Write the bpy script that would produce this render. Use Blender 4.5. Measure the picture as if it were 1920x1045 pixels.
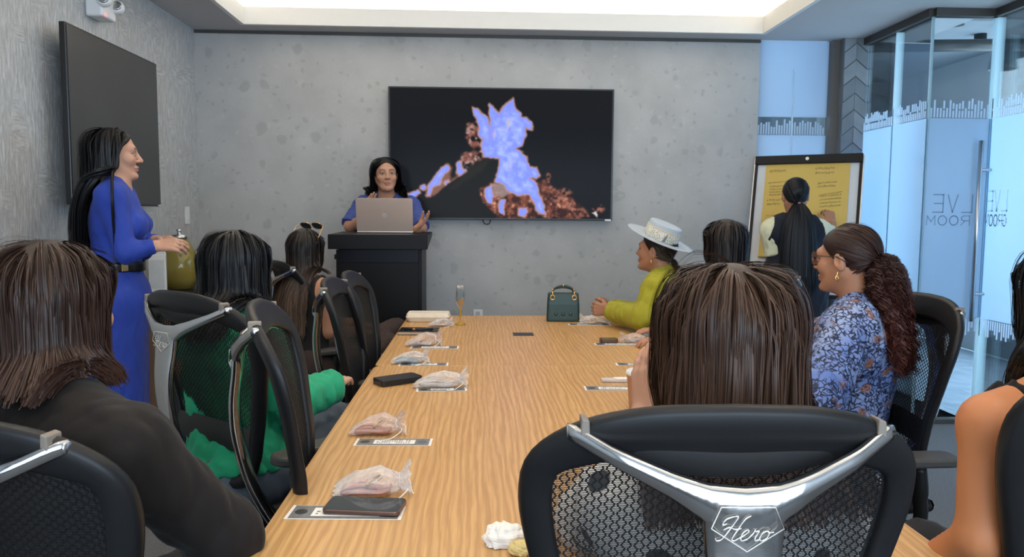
import bpy, bmesh, math, random
import numpy as np
from mathutils import Vector, Matrix, Euler

for _o in list(bpy.data.objects):
    bpy.data.objects.remove(_o, do_unlink=True)
SC = bpy.context.scene
COL = SC.collection
R = math.radians

# ------------------------------------------------------------------ camera
FPX = 1400.0
CAM = Vector((0.0, 0.0, 1.35))
cam_data = bpy.data.cameras.new('camera')
cam_data.sensor_width = 36.0
cam_data.lens = 36.0 * FPX / 1920.0
cam_data.clip_start = 0.05
cam = bpy.data.objects.new('camera', cam_data)
COL.objects.link(cam)
CROT = Matrix.Rotation(R(-2.74), 3, 'Z') @ Matrix.Rotation(R(90 - 4.88), 3, 'X') @ Matrix.Rotation(R(0.38), 3, 'Z')
cam.matrix_world = Matrix.Translation(CAM) @ CROT.to_4x4()
SC.camera = cam
cam_data.dof.use_dof = True
cam_data.dof.focus_distance = 1.5
cam_data.dof.aperture_fstop = 14.0

# ------------------------------------------------------------------ world, light, exposure
SC.view_settings.view_transform = 'Standard'
SC.view_settings.look = 'None'
SC.view_settings.gamma = 1.0
SC.view_settings.use_curve_mapping = False
SC.view_settings.exposure = 0.42
world = bpy.data.worlds.new('sky'); SC.world = world
world.use_nodes = True
_wn = world.node_tree.nodes; _bg = _wn['Background']
_bg.inputs['Color'].default_value = (0.52, 0.74, 1.0, 1)
_bg.inputs['Strength'].default_value = 1.6

def area_light(name, loc, rot, sx, sy, power, color):
    l = bpy.data.lights.new(name, 'AREA'); l.shape = 'RECTANGLE'; l.size = sx; l.size_y = sy
    l.energy = power; l.color = color
    o = bpy.data.objects.new(name, l); COL.objects.link(o)
    o.location = loc; o.rotation_euler = rot
    return o
# daylight entering through the exterior windows of the lobby, and a fill light added behind the camera
area_light('daylight_lobby_window', (5.0, 4.85, 1.6), (0, R(90), 0), 2.45, 4.6, 105, (0.64, 0.82, 1.0))
area_light('rear_fill', (0.9, -2.25, 1.55), (R(90), 0, 0), 4.6, 1.7, 92, (0.72, 0.86, 1.0))
# the lit tray ceiling (cove lamps)
area_light('cove_lamp_glow', (0.21, 2.2, 2.90), (0, 0, 0), 3.3, 6.0, 46, (1.0, 0.89, 0.73))

# ------------------------------------------------------------------ helpers
def P(px, py, Y):
    """the point at distance Y (metres along the room) that is seen at photo position px, py"""
    d = CROT @ Vector(((px - 960.0) / FPX, -(py - 522.5) / FPX, -1.0))
    t = (Y - CAM.y) / d.y
    return CAM + d * t

def PZ(px, py, z):
    d = CROT @ Vector(((px - 960.0) / FPX, -(py - 522.5) / FPX, -1.0))
    t = (z - CAM.z) / d.z
    return CAM + d * t

def ss(a, b, x):
    t = np.clip((x - a) / (b - a), 0, 1)
    return t * t * (3 - 2 * t)

MATS = {}
class NT:
    """tiny node-tree writer"""
    def __init__(self, name):
        self.m = bpy.data.materials.new(name); self.m.use_nodes = True
        self.t = self.m.node_tree; self.n = self.t.nodes; self.n.clear()
        self.out = self.n.new('ShaderNodeOutputMaterial')
        MATS[name] = self.m
    def node(self, kind, ins=None, **props):
        x = self.n.new(kind)
        for k, v in props.items(): setattr(x, k, v)
        for k, v in (ins or {}).items(): self.set(x, k, v)
        return x
    def set(self, x, k, v):
        if hasattr(v, 'is_output') or isinstance(v, bpy.types.NodeSocket):
            self.t.links.new(v, x.inputs[k])
        else:
            if isinstance(v, (tuple, list)) and len(v) == 3 and x.inputs[k].type == 'RGBA': v = (*v, 1)
            x.inputs[k].default_value = v
    def bsdf(self, color, rough=0.5, metal=0.0, spec=0.5, **kw):
        b = self.node('ShaderNodeBsdfPrincipled', {'Base Color': color, 'Roughness': rough, 'Metallic': metal, 'Specular IOR Level': spec})
        for k, v in kw.items(): self.set(b, k.replace('_', ' '), v)
        return b
    def coord(self, scale=(1, 1, 1), kind='Object'):
        c = self.node('ShaderNodeTexCoord')
        m = self.node('ShaderNodeMapping', {'Vector': c.outputs[kind], 'Scale': scale})
        return m.outputs[0]
    def noise(self, vec, scale, detail=4, rough=0.5, dist=0.0):
        return self.node('ShaderNodeTexNoise', {'Vector': vec, 'Scale': scale, 'Detail': detail, 'Roughness': rough, 'Distortion': dist}).outputs[0]
    def ramp(self, fac, stops):
        r = self.node('ShaderNodeValToRGB', {'Fac': fac})
        e = r.color_ramp.elements
        while len(e) < len(stops): e.new(0.5)
        for i, (p, c) in enumerate(stops):
            e[i].position = p; e[i].color = (*c, 1) if len(c) == 3 else c
        return r.outputs[0]
    def mix(self, fac, a, b, mode='MIX'):
        x = self.node('ShaderNodeMix', data_type='RGBA', blend_type=mode)
        self.set(x, 0, fac)
        for k, v in ((6, a), (7, b)):
            if isinstance(v, (tuple, list)) and len(v) == 3: v = (*v, 1)
            if isinstance(v, bpy.types.NodeSocket): self.t.links.new(v, x.inputs[k])
            else: x.inputs[k].default_value = v
        return x.outputs[2]
    def math(self, op, a, b=0.0):
        x = self.node('ShaderNodeMath', operation=op)
        self.set(x, 0, a); self.set(x, 1, b)
        return x.outputs[0]
    def bump(self, h, strength=0.3, dist=0.01):
        return self.node('ShaderNodeBump', {'Height': h, 'Strength': strength, 'Distance': dist}).outputs[0]
    def end(self, shader):
        self.t.links.new(shader.outputs[0] if hasattr(shader, 'outputs') else shader, self.out.inputs[0])
        return self.m

def flat(name, color, rough=0.5, metal=0.0, spec=0.5, var=0.0, scale=20, bump=0.0, **kw):
    """plain material with a little procedural variation"""
    if name in MATS: return MATS[name]
    t = NT(name); v = t.coord()
    n = t.noise(v, scale, 3)
    c = color
    if var:
        c = t.mix(t.math('MULTIPLY', n, 1.0), tuple(x * (1 - var) for x in color), tuple(min(1, x * (1 + var)) for x in color))
    b = t.bsdf(c, rough, metal, spec, **kw)
    if bump: t.set(b, 'Normal', t.bump(n, bump, 0.004))
    return t.end(b)

def emit(name, color, strength):
    if name in MATS: return MATS[name]
    t = NT(name)
    return t.end(t.node('ShaderNodeEmission', {'Color': color, 'Strength': strength}))

# ------------------------------------------------------------------ mesh builder
class MB:
    def __init__(self): self.v = []; self.f = []; self.k = 0
    def add(self, verts, faces):
        b = self.k
        self.v.extend([tuple(p) for p in verts]); self.k = len(self.v)
        self.f.extend([tuple(i + b for i in f) for f in faces])
        return self
    def box(self, lo, hi, M=None):
        x0, y0, z0 = lo; x1, y1, z1 = hi
        vs = [Vector(p) for p in ((x0,y0,z0),(x1,y0,z0),(x1,y1,z0),(x0,y1,z0),(x0,y0,z1),(x1,y0,z1),(x1,y1,z1),(x0,y1,z1))]
        if M is not None: vs = [M @ p for p in vs]
        return self.add(vs, [(0,3,2,1),(4,5,6,7),(0,1,5,4),(1,2,6,5),(2,3,7,6),(3,0,4,7)])
    def loft(self, rings, closed=True, caps=True):
        n = len(rings[0]); vs = [p for r in rings for p in r]; fs = []
        for i in range(len(rings) - 1):
            for j in range(n if closed else n - 1):
                a = i * n + j; b = i * n + (j + 1) % n
                fs.append((a, b, b + n, a + n))
        if caps and closed:
            fs.append(tuple(reversed(range(n)))); fs.append(tuple(range((len(rings) - 1) * n, len(rings) * n)))
        return self.add(vs, fs)
    def tube(self, path, r, n=8, caps=True):
        path = [Vector(p) for p in path]; rings = []; up = None
        for i, p in enumerate(path):
            a = path[max(i - 1, 0)]; b = path[min(i + 1, len(path) - 1)]
            d = (b - a).normalized()
            if up is None:
                up = Vector((0, 0, 1)) if abs(d.z) < 0.9 else Vector((1, 0, 0))
            s = d.cross(up)
            s = s.normalized() if s.length > 1e-6 else Vector((1, 0, 0))
            up = s.cross(d).normalized()
            rr = r[i] if isinstance(r, (list, tuple)) else r
            rings.append([p + (s * math.cos(t) + up * math.sin(t)) * rr for t in [2 * math.pi * k / n for k in range(n)]])
        return self.loft(rings, True, caps)
    def lathe(self, prof, c=(0, 0, 0), n=24, M=None):
        rings = []
        for r, z in prof:
            ring = [Vector((c[0] + r * math.cos(2 * math.pi * k / n), c[1] + r * math.sin(2 * math.pi * k / n), c[2] + z)) for k in range(n)]
            if M is not None: ring = [M @ p for p in ring]
            rings.append(ring)
        return self.loft(rings, True, True)
    def prism(self, poly, h0, h1, fn):
        """poly of (a, b); fn(a, b, h) -> point"""
        n = len(poly)
        vs = [fn(a, b, h0) for a, b in poly] + [fn(a, b, h1) for a, b in poly]
        fs = [tuple(reversed(range(n))), tuple(range(n, 2 * n))]
        fs += [(i, (i + 1) % n, n + (i + 1) % n, n + i) for i in range(n)]
        return self.add(vs, fs)
    def grid(self, nu, nv, fn):
        vs = [fn(i / nu, j / nv) for j in range(nv + 1) for i in range(nu + 1)]
        fs = [(j * (nu + 1) + i, j * (nu + 1) + i + 1, (j + 1) * (nu + 1) + i + 1, (j + 1) * (nu + 1) + i) for j in range(nv) for i in range(nu)]
        return self.add(vs, fs)
    def ball(self, c, r, n=12, m=8, M=None):
        r = (r, r, r) if isinstance(r, (int, float)) else r
        prof = []
        rings = []
        for j in range(m + 1):
            ph = math.pi * j / m
            rr = max(math.sin(ph), 1e-3)
            ring = [Vector((r[0] * rr * math.cos(2 * math.pi * k / n), r[1] * rr * math.sin(2 * math.pi * k / n), -r[2] * math.cos(ph))) for k in range(n)]
            if M is not None: ring = [M @ p for p in ring]
            rings.append([p + Vector(c) for p in ring])
        return self.loft(rings, True, True)
    def data(self, name, mat=None, smooth=False):
        me = bpy.data.meshes.new(name)
        me.from_pydata(self.v, [], self.f)
        bm = bmesh.new(); bm.from_mesh(me); bmesh.ops.recalc_face_normals(bm, faces=bm.faces); bm.to_mesh(me); bm.free()
        if smooth: me.shade_smooth()
        if mat: me.materials.append(mat if not isinstance(mat, str) else MATS[mat])
        return me
    def build(self, name, mat, parent=None, smooth=False, bevel=0.0, seg=2, kind=None):
        return link(name, self.data(name, mat, smooth), parent, bevel, seg, kind)

def link(name, me, parent=None, bevel=0.0, seg=2, kind=None):
    o = bpy.data.objects.new(name, me); COL.objects.link(o)
    if parent: o.parent = parent
    if bevel:
        b = o.modifiers.new('bevel', 'BEVEL'); b.width = bevel; b.segments = seg; b.limit_method = 'ANGLE'; b.angle_limit = R(35)
        b.harden_normals = False
        me.shade_smooth() if False else None
    if kind: o['kind'] = kind
    return o

def tag(o, label, cat, group=None):
    o['label'] = label; o['category'] = cat
    if group: o['group'] = group
    return o
def thing(name, label, cat, loc=(0, 0, 0), rz=0.0, group=None):
    o = bpy.data.objects.new(name, None); COL.objects.link(o)
    o.empty_display_size = 0.1
    o.location = loc; o.rotation_euler = (0, 0, rz)
    return tag(o, label, cat, group)
def struct(name, mb, mat, parent=None, bevel=0.0, label=None):
    o = mb.build(name, mat, parent, bevel=bevel)
    if parent is None: o['kind'] = 'structure'
    if label: o['label'] = label
    return o
def rrect(w, h, r, n=5, cx=0, cy=0):
    pts = []
    for (sx, sy, a0) in ((1, 1, 0), (-1, 1, 90), (-1, -1, 180), (1, -1, 270)):
        for k in range(n + 1):
            a = R(a0 + 90 * k / n)
            pts.append((cx + sx * (w / 2 - r) + r * math.cos(a), cy + sy * (h / 2 - r) + r * math.sin(a)))
    return pts
def spline(pts, n):
    """Catmull-Rom through pts, n samples per span"""
    pts = [Vector(p) for p in pts]; out = []
    q = [pts[0] * 2 - pts[1]] + pts + [pts[-1] * 2 - pts[-2]]
    for i in range(1, len(q) - 2):
        a, b, c, d = q[i - 1], q[i], q[i + 1], q[i + 2]
        for k in range(n):
            t = k / n
            out.append(0.5 * (2 * b + (c - a) * t + (2 * a - 5 * b + 4 * c - d) * t * t + (3 * b - a - 3 * c + d) * t ** 3))
    out.append(pts[-1])
    return out
def interp(x, xs, ys): return float(np.interp(x, xs, ys))

# ------------------------------------------------------------------ materials of the room
def make_room_mats():
    # stone-look wall panels with soft chips
    t = NT('stone_panel'); v = t.coord()
    big = t.noise(v, 2.2, 5, 0.6)
    nv = t.node('ShaderNodeTexNoise', {'Vector': v, 'Scale': 11.0, 'Detail': 3.0}).outputs[1]
    vw = t.node('ShaderNodeVectorMath', {0: v, 1: t.node('ShaderNodeVectorMath', {0: nv, 'Scale': .09}, operation='SCALE').outputs[0]}, operation='ADD').outputs[0]
    def chips(scale, lo, hi, thr, flip=False):
        vo = t.node('ShaderNodeTexVoronoi', {'Vector': vw, 'Scale': scale, 'Randomness': 1.0})
        cell = t.node('ShaderNodeSeparateColor', {0: vo.outputs['Color']}).outputs[0]
        rad = t.node('ShaderNodeMapRange', {'Value': vo.outputs['Distance'], 'From Min': hi, 'From Max': lo, 'To Min': 0.0, 'To Max': 1.0}).outputs[0]
        return t.math('MULTIPLY', t.math('LESS_THAN' if flip else 'GREATER_THAN', cell, thr), rad)
    chip = t.math('MAXIMUM', chips(8.0, .26, .36, .80), chips(19.0, .22, .36, .72)); pick2 = chips(17.0, .18, .34, .20, True)
    base = t.ramp(big, [(0.30, (0.40, 0.40, 0.39)), (0.52, (0.465, 0.465, 0.455)), (0.75, (0.52, 0.52, 0.51))])
    c = t.mix(t.math('MULTIPLY', chip, 0.42), base, (0.31, 0.305, 0.295))
    c = t.mix(t.math('MULTIPLY', pick2, 0.40), c, (0.54, 0.54, 0.53))
    fine = t.noise(v, 60, 3)
    c = t.mix(t.math('MULTIPLY', fine, 0.14), c, (0.24, 0.24, 0.24))
    b = t.bsdf(c, 0.55, 0, 0.35); t.set(b, 'Normal', t.bump(fine, 0.08, 0.003)); t.end(b)
    # woven wallpaper, vertical / horizontal brushed strokes
    t = NT('woven_wallpaper')
    v1 = t.coord((1, 70, 9)); v2 = t.coord((1, 10, 60)); v0 = t.coord()
    a = t.noise(v1, 1.6, 5, 0.6, 0.6); h = t.noise(v2, 1.6, 5, 0.6, 0.6); m = t.noise(v0, 5, 3)
    mask = t.ramp(m, [(0.52, (0, 0, 0)), (0.64, (1, 1, 1))])
    mixd = t.mix(mask, a, h)
    c = t.ramp(mixd, [(0.32, (0.37, 0.375, 0.375)), (0.5, (0.52, 0.53, 0.53)), (0.66, (0.72, 0.735, 0.74))])
    bl = t.noise(v0, 1.3, 4, 0.6)
    c = t.mix(t.math('MULTIPLY', bl, 0.25), c, (0.36, 0.355, 0.34))
    b = t.bsdf(c, 0.5, 0.10, 0.5); t.set(b, 'Normal', t.bump(mixd, 0.5, 0.008)); t.end(b)
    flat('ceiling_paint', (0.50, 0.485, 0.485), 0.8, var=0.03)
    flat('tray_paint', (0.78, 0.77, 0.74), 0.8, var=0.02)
    # carpet
    t = NT('carpet'); v = t.coord(); n = t.noise(v, 150, 4); n2 = t.noise(v, 3, 4)
    c = t.ramp(n, [(0.3, (0.09, 0.095, 0.10)), (0.7, (0.20, 0.205, 0.215))])
    c = t.mix(t.math('MULTIPLY', n2, 0.3), c, (0.13, 0.13, 0.14))
    b = t.bsdf(c, 0.9, 0, 0.2); t.set(b, 'Normal', t.bump(n, 0.5, 0.004)); t.end(b)
    # lobby floor tile, glossy
    t = NT('lobby_tile'); v = t.coord()
    n = t.noise(v, 6, 5)
    c = t.ramp(n, [(0.3, (0.46, 0.53, 0.62)), (0.7, (0.62, 0.69, 0.78))])
    t.end(t.bsdf(c, 0.22, 0, 0.6))
    flat('lobby_joint', (0.30, 0.34, 0.40), 0.6, var=0.1)
    flat('lobby_paint', (0.40, 0.41, 0.42), 0.8, var=0.06, scale=4)
    flat('lobby_ceiling', (0.34, 0.36, 0.38), 0.8, var=0.08, scale=3)
    flat('dark_bronze', (0.085, 0.078, 0.072), 0.45, 0.4, var=0.1)
    flat('jamb_brown', (0.13, 0.118, 0.105), 0.55, var=0.1)
    flat('column_slate', (0.155, 0.175, 0.195), 0.5, var=0.22, scale=9, bump=0.1)
    flat('column_slate_pale', (0.215, 0.235, 0.255), 0.45, var=0.2, scale=11, bump=0.1)
    flat('white_plastic', (0.78, 0.79, 0.80), 0.4, var=0.02)
    flat('black_plastic', (0.010, 0.010, 0.011), 0.42, spec=.25, var=0.1)
    flat('tv_bezel', (0.008, 0.008, 0.009), 0.3)
    flat('steel', (0.55, 0.56, 0.57), 0.28, 1.0, var=0.05)
    # off screen: dark, slightly glossy panel
    t = NT('screen_off'); n = t.noise(t.coord(), 2, 2)
    t.end(t.bsdf(t.ramp(n, [(0.3, (0.045, 0.045, 0.046)), (0.7, (0.058, 0.058, 0.058))]), 0.42, 0, 0.5))
    # glass kinds: thin clear sheet, frosted film
    t = NT('clear_glass')
    fr = t.node('ShaderNodeFresnel', {'IOR': 1.45}).outputs[0]
    tr = t.node('ShaderNodeBsdfTransparent', {'Color': (0.86, 0.93, 0.95)})
    gl = t.node('ShaderNodeBsdfGlossy', {'Color': (1, 1, 1), 'Roughness': 0.02})
    mx = t.node('ShaderNodeMixShader', {0: t.math('MULTIPLY', fr, 0.9), 1: tr.outputs[0], 2: gl.outputs[0]}); t.end(mx)
    t = NT('glass_edge'); _tl = t.node('ShaderNodeBsdfTranslucent', {'Color': (.86, .97, 1)}); _df = t.node('ShaderNodeBsdfDiffuse', {'Color': (.86, .97, 1)}); t.end(t.node('ShaderNodeMixShader', {0: .4, 1: _tl.outputs[0], 2: _df.outputs[0]}))
    t = NT('frosted_film'); n = t.noise(t.coord((1, 1, 0.35)), 1.2, 2)
    cc = t.ramp(n, [(0.3, (0.66, 0.78, 0.90)), (0.7, (0.74, 0.85, 0.95))])
    tl = t.node('ShaderNodeBsdfTranslucent', {'Color': cc})
    df = t.node('ShaderNodeBsdfDiffuse', {'Color': cc})
    tr = t.node('ShaderNodeBsdfTransparent', {'Color': (0.8, 0.9, 1.0)})
    gl = t.node('ShaderNodeBsdfGlossy', {'Color': (1, 1, 1), 'Roughness': 0.12})
    m1 = t.node('ShaderNodeMixShader', {0: 0.35, 1: tl.outputs[0], 2: df.outputs[0]})
    m2 = t.node('ShaderNodeMixShader', {0: 0.22, 1: m1.outputs[0], 2: tr.outputs[0]})
    m3 = t.node('ShaderNodeMixShader', {0: 0.06, 1: m2.outputs[0], 2: gl.outputs[0]}); t.end(m3)
    t = NT('etched_white')
    tl = t.node('ShaderNodeBsdfTranslucent', {'Color': (0.8, 0.88, 0.97)}); df = t.node('ShaderNodeBsdfDiffuse', {'Color': (0.75, 0.83, 0.92)})
    t.end(t.node('ShaderNodeMixShader', {0: 0.4, 1: tl.outputs[0], 2: df.outputs[0]}))
    flat('etched_grey', (0.20, 0.27, 0.36), 0.6)
    # oak veneer, grain along the table
    t = NT('oak_veneer')
    v = t.coord((1, 0.10, 1)); vb = t.coord((1, 0.16, 1))
    wob = t.noise(vb, 2.2, 3, 0.55)
    w = t.node('ShaderNodeTexWave', {'Vector': v, 'Scale': 17.0, 'Distortion': 9.0, 'Detail': 3.0, 'Detail Scale': 1.2, 'Detail Roughness': 0.6}, wave_type='BANDS', bands_direction='X').outputs[1]
    f1 = t.noise(t.coord((1, 0.018, 1)), 210, 4, 0.65)
    f2 = t.noise(t.coord((1, 0.03, 1)), 60, 4, 0.6)
    c = t.ramp(w, [(0.0, (0.45, 0.238, 0.086)), (0.5, (0.59, 0.335, 0.130)), (1.0, (0.67, 0.40, 0.170))])
    c = t.mix(t.math('MULTIPLY', t.ramp(f1, [(0.42, (1, 1, 1)), (0.58, (0, 0, 0))]), 0.50), c, (0.37, 0.19, 0.068))
    c = t.mix(t.math('MULTIPLY', f2, 0.30), c, (0.69, 0.42, 0.175))
    c = t.mix(t.math('MULTIPLY', wob, 0.25), c, (0.54, 0.30, 0.110))
    b = t.bsdf(c, 0.36, 0, 0.42); t.set(b, 'Normal', t.bump(f1, 0.05, 0.002)); t.end(b)
    flat('oak_edge', (0.47, 0.33, 0.20), 0.5, var=0.15, scale=40)
make_room_mats()
# ------------------------------------------------------------------ the room
XL, YB, ZC, YR = -2.03, 5.60, 2.66, -2.30
XG, YG, XC = 2.87, 4.69, 3.28
TX0, TX1, TY0, TY1 = -1.62, 2.05, -1.0, 5.40

def build_room():
    struct('floor', MB().box((XL - .1, YR - .1, -.1), (XC, YB + .1, 0)), 'carpet')
    struct('wall_left', MB().box((XL - .1, YR, 0), (XL, YB + .1, 3.1)), 'woven_wallpaper')
    struct('wall_back', MB().box((XL, YB, 0), (2.11, YB + .1, 3.1)), 'stone_panel')
    m = MB()
    m.box((XL, YR - .1, 0), (-1.5, YR, 3.1)).box((3.2, YR - .1, 0), (XC + .1, YR, 3.1))
    m.box((-1.5, YR - .1, 0), (3.2, YR, .7)).box((-1.5, YR - .1, 2.65), (3.2, YR, 3.1))
    struct('wall_rear', m, 'lobby_paint')
    struct('wall_right', MB().box((XC, YR, 0), (XC + .1, 2.2, 3.1)), 'lobby_paint')
    # lowered ceiling ring around the lit tray
    m = MB()
    m.box((XL, YR, ZC), (TX0 - .03, YB, ZC + .05)).box((TX1 + .03, YR, ZC), (XC, YB, ZC + .05))
    m.box((TX0 - .03, TY1 + .03, ZC), (TX1 + .03, YB, ZC + .05)).box((TX0 - .03, YR, ZC), (TX1 + .03, TY0 - .03, ZC + .05))
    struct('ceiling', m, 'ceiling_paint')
    m = MB(); h = ZC + .118
    m.box((TX0 - .03, TY0 - .03, ZC - .001), (TX0, TY1 + .03, h)).box((TX1, TY0 - .03, ZC - .001), (TX1 + .03, TY1 + .03, h))
    m.box((TX0, TY1, ZC - .001), (TX1, TY1 + .03, h)).box((TX0, TY0 - .03, ZC - .001), (TX1, TY0, h))
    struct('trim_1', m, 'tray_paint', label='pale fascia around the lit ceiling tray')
    m = MB(); g = .17; z2 = 2.97
    m.box((TX0 - g - .03, TY0 - g, ZC + .05), (TX0 - g, TY1 + g, z2)).box((TX1 + g, TY0 - g, ZC + .05), (TX1 + g + .03, TY1 + g, z2))
    m.box((TX0 - g, TY1 + g, ZC + .05), (TX1 + g, TY1 + g + .02, z2)).box((TX0 - g, TY0 - g - .03, ZC + .05), (TX1 + g, TY0 - g, z2))
    m.box((TX0 - g - .03, TY0 - g - .03, z2), (TX1 + g + .03, TY1 + g + .03, z2 + .05))
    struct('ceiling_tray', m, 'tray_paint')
    # lamps hidden in the cove behind the fascia
    em = emit('cove_led', (1.0, 0.88, 0.70), 13.0)
    for lo, hi, lb in (((TX0 - .10, TY0, ZC + .06), (TX0 - .06, TY1, ZC + .085), 'warm light strip in the ceiling cove along the left side'),
                   ((TX1 + .06, TY0, ZC + .06), (TX1 + .10, TY1, ZC + .085), 'warm light strip in the ceiling cove along the right side'),
                   ((TX0, TY1 + .06, ZC + .06), (TX1, TY1 + .10, ZC + .085), 'warm light strip in the ceiling cove above the fire screen')):
        tag(MB().box(lo, hi).build('cove_light', em), lb, 'light', 'cove lights')
    struct('shadow_line', MB().box((XL, YB - .012, ZC - .022), (2.11, YB, ZC)), 'dark_bronze')  # dark strip standing in for the shadow line under the ceiling
    struct('baseboard_back', MB().box((XL, YB - .012, 0), (2.11, YB, .10)), 'dark_bronze')
    struct('baseboard_left', MB().box((XL, YR, 0), (XL + .012, YB - .012, .10)), 'dark_bronze')
    # window beside the stone wall (frosted sheet with an etched band)
    w = thing('window_1', 'frosted glass panel between the stone wall and the slate column', 'window', (0, 0, 0)); del w['category']; w['kind'] = 'structure'
    x0, x1, yy = 2.11, 2.645, YB + .02
    MB().box((x0, yy, 0), (x1, yy + .012, 1.965)).build('frosted_pane', 'frosted_film', w)
    MB().box((x0, yy, 2.10), (x1, yy + .012, ZC)).build('upper_pane', 'frosted_film', w)
    MB().box((x0, yy, 1.965), (x1, yy + .012, 2.10)).build('clear_band', 'clear_glass', w)
    m = MB(); random.seed(3)
    n = 26
    for i in range(n):
        xa = x0 + .008 + (x1 - x0 - .016) * i / n; a = 1.968; b = a + random.uniform(.055, .115)
        m.box((xa, yy - .003, a), (xa + .012, yy, b))
    m.build('etched_bars', 'etched_white', w, kind='stuff')
    MB().box((2.375, yy - .006, 1.0), (2.385, yy, 2.45)).build('glass_joint', 'glass_edge', w)
    # slate column with chevron facing
    c = struct('wall_column', MB().box((2.70, 5.50, 0), (2.88, YB + .3, ZC)), 'column_slate')
    m = MB(); random.seed(5)
    for i in range(22):
        z = .02 + i * .121
        fn = lambda a, b, hh: Vector((a, 5.5 - hh, b))
        for s in (0, 1):
            xa, xb = (2.702, 2.789) if s == 0 else (2.791, 2.878)
            za, zb = (z, z + .07) if s == 0 else (z + .07, z)
            top = min
            poly = [(xa, za), (xb, zb), (xb, min(zb + .112, ZC)), (xa, min(za + .112, ZC))]
            o = MB().prism(poly, 0, .008 + random.uniform(0, .004), fn).build('chevron_tile', random.choice(['column_slate', 'column_slate_pale']), c)
    struct('trim_3', MB().box((2.645, 5.56, 0), (2.70, YB + .12, ZC)), 'jamb_brown')
    # glazed partition
    def pane(name, label, a, b, frost=True, seed=1, joints=()):
        """upright glass sheet from a to b (xy) with frosted film between etched bands"""
        g = thing(name, label, 'glass wall', (0, 0, 0)); del g['category']; g['kind'] = 'structure'
        a = Vector((*a, 0)); b = Vector((*b, 0)); d = (b - a); L = d.length; d.normalize()
        nrm = Vector((d.y, -d.x, 0))
        if nrm.dot(Vector((0, 0, 0)) - a) < 0: nrm = -nrm          # towards the room
        def Q(u, z, h=0): return a + d * u + nrm * h + Vector((0, 0, z))
        def slab(m, u0, u1, z0, z1, h0, h1):
            vs = [Q(u0, z0, h0), Q(u1, z0, h0), Q(u1, z0, h1), Q(u0, z0, h1), Q(u0, z1, h0), Q(u1, z1, h0), Q(u1, z1, h1), Q(u0, z1, h1)]
            return m.add(vs, [(0,3,2,1),(4,5,6,7),(0,1,5,4),(1,2,6,5),(2,3,7,6),(3,0,4,7)])
        slab(MB(), 0, L, 0.02, ZC - .05, -.010, 0).build('glass_sheet', 'clear_glass', g)
        slab(MB(), 0.004, L - .004, .70, 1.98, .0015, .003).build('frosted_film', 'frosted_film', g)
        m = MB(); random.seed(seed); u = .01
        while u < L - .02:
            t = random.choice([.06, .085, .11]); q = random.random()
            if q < .5:
                slab(m, u, u + .011, 1.985, 1.985 + t, .0015, .003)
            else:
                slab(m, u, u + .011, 1.985, 2.03, .0015, .003); slab(m, u, u + .011, 2.04, 2.04 + t * .6, .0015, .003)
            slab(m, u, u + .011, .695 - t, .695, .0015, .003)
            u += .0205
        m.build('etched_bars', 'etched_white', g, kind='stuff')
        for u in joints: slab(MB(), u - .006, u + .006, .02, ZC - .05, -.012, .003).build('glass_joint', 'glass_edge', g)
        slab(MB(), 0, L, ZC - .05, ZC, -.03, .03).build('top_rail', 'dark_bronze', g)
        slab(MB(), 0, L, 0, .03, -.03, .03).build('bottom_rail', 'dark_bronze', g)
        return g, Q
    gA, qA = pane('wall_glass_side', 'glass partition running from the slate column to the glass corner', (XG, 5.50), (XG, YG), seed=2, joints=(.40, .80))
    gB, qB = pane('wall_glass_end', 'glass panel facing the room with mirrored room name', (XG, YG), (XC, YG), seed=4, joints=(.405,))
    gC, qC = pane('wall_glass_front', 'glass door leaf with tall steel handle at the right edge', (XC, YG), (XC, 2.2), seed=6, joints=(.012,))
    # mirrored lettering (seen from the inside)
    G = {'E': [[(1, 1), (0, 1), (0, 0), (1, 0)], [(0, .5), (.9, .5)]], 'V': [[(0, 1), (.5, 0), (1, 1)]], 'L': [[(0, 1), (0, 0), (1, 0)]],
         'R': [[(0, 0), (0, 1), (.7, 1), (.95, .85), (.95, .62), (.7, .48), (0, .48)], [(.5, .48), (1, 0)]],
         'O': [[(.5 + .5 * math.cos(a), .5 + .5 * math.sin(a)) for a in [2 * math.pi * k / 16 for k in range(17)]]],
         'M': [[(0, 0), (.05, 1), (.5, .35), (.95, 1), (1, 0)]],
         'G': [[(.95, .8), (.7, .98), (.35, .97), (.05, .65), (.05, .35), (.35, .03), (.7, .02), (.95, .2), (.95, .5), (.55, .5)]],
         'N': [[(0, 0), (0, 1), (1, 0), (1, 1)]], 'I': [[(.5, 0), (.5, 1)]]}
    def letters(g, Q, word, u0, z0, w, pitch, h, mat, wd, par):
        """u0: photo-left end; the word is read right to left"""
        for i, ch in enumerate(reversed(word)):
            mm = MB()
            for st in G[ch]:
                for p, q in zip(st[:-1], st[1:]):
                    p2 = Vector((u0 + i * pitch + (1 - p[0]) * w, z0 + p[1] * h)); q2 = Vector((u0 + i * pitch + (1 - q[0]) * w, z0 + q[1] * h))
                    dd = (q2 - p2).normalized(); pp = Vector((-dd.y, dd.x)) * wd / 2; p2 = p2 - dd * wd / 2; q2 = q2 + dd * wd / 2
                    vs = [Q(*(p2 + pp), .0035), Q(*(p2 - pp), .0035), Q(*(q2 - pp), .0035), Q(*(q2 + pp), .0035)]
                    mm.add(vs, [(0, 1, 2, 3)])
            mm.build('letter', mat, g)
    letters(gB, qB, 'LVE', .060, 1.385, .066, .096, .112, 'etched_grey', .007, None)
    letters(gB, qB, 'ROOM', .022, 1.302, .056, .076, .060, 'etched_grey', .005, None)
    letters(gC, qC, 'LVE', .022, 1.395, .046, .066, .125, 'etched_white', .010, None)
    letters(gC, qC, 'GROOM', .006, 1.30, .032, .041, .070, 'etched_white', .008, None)
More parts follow.
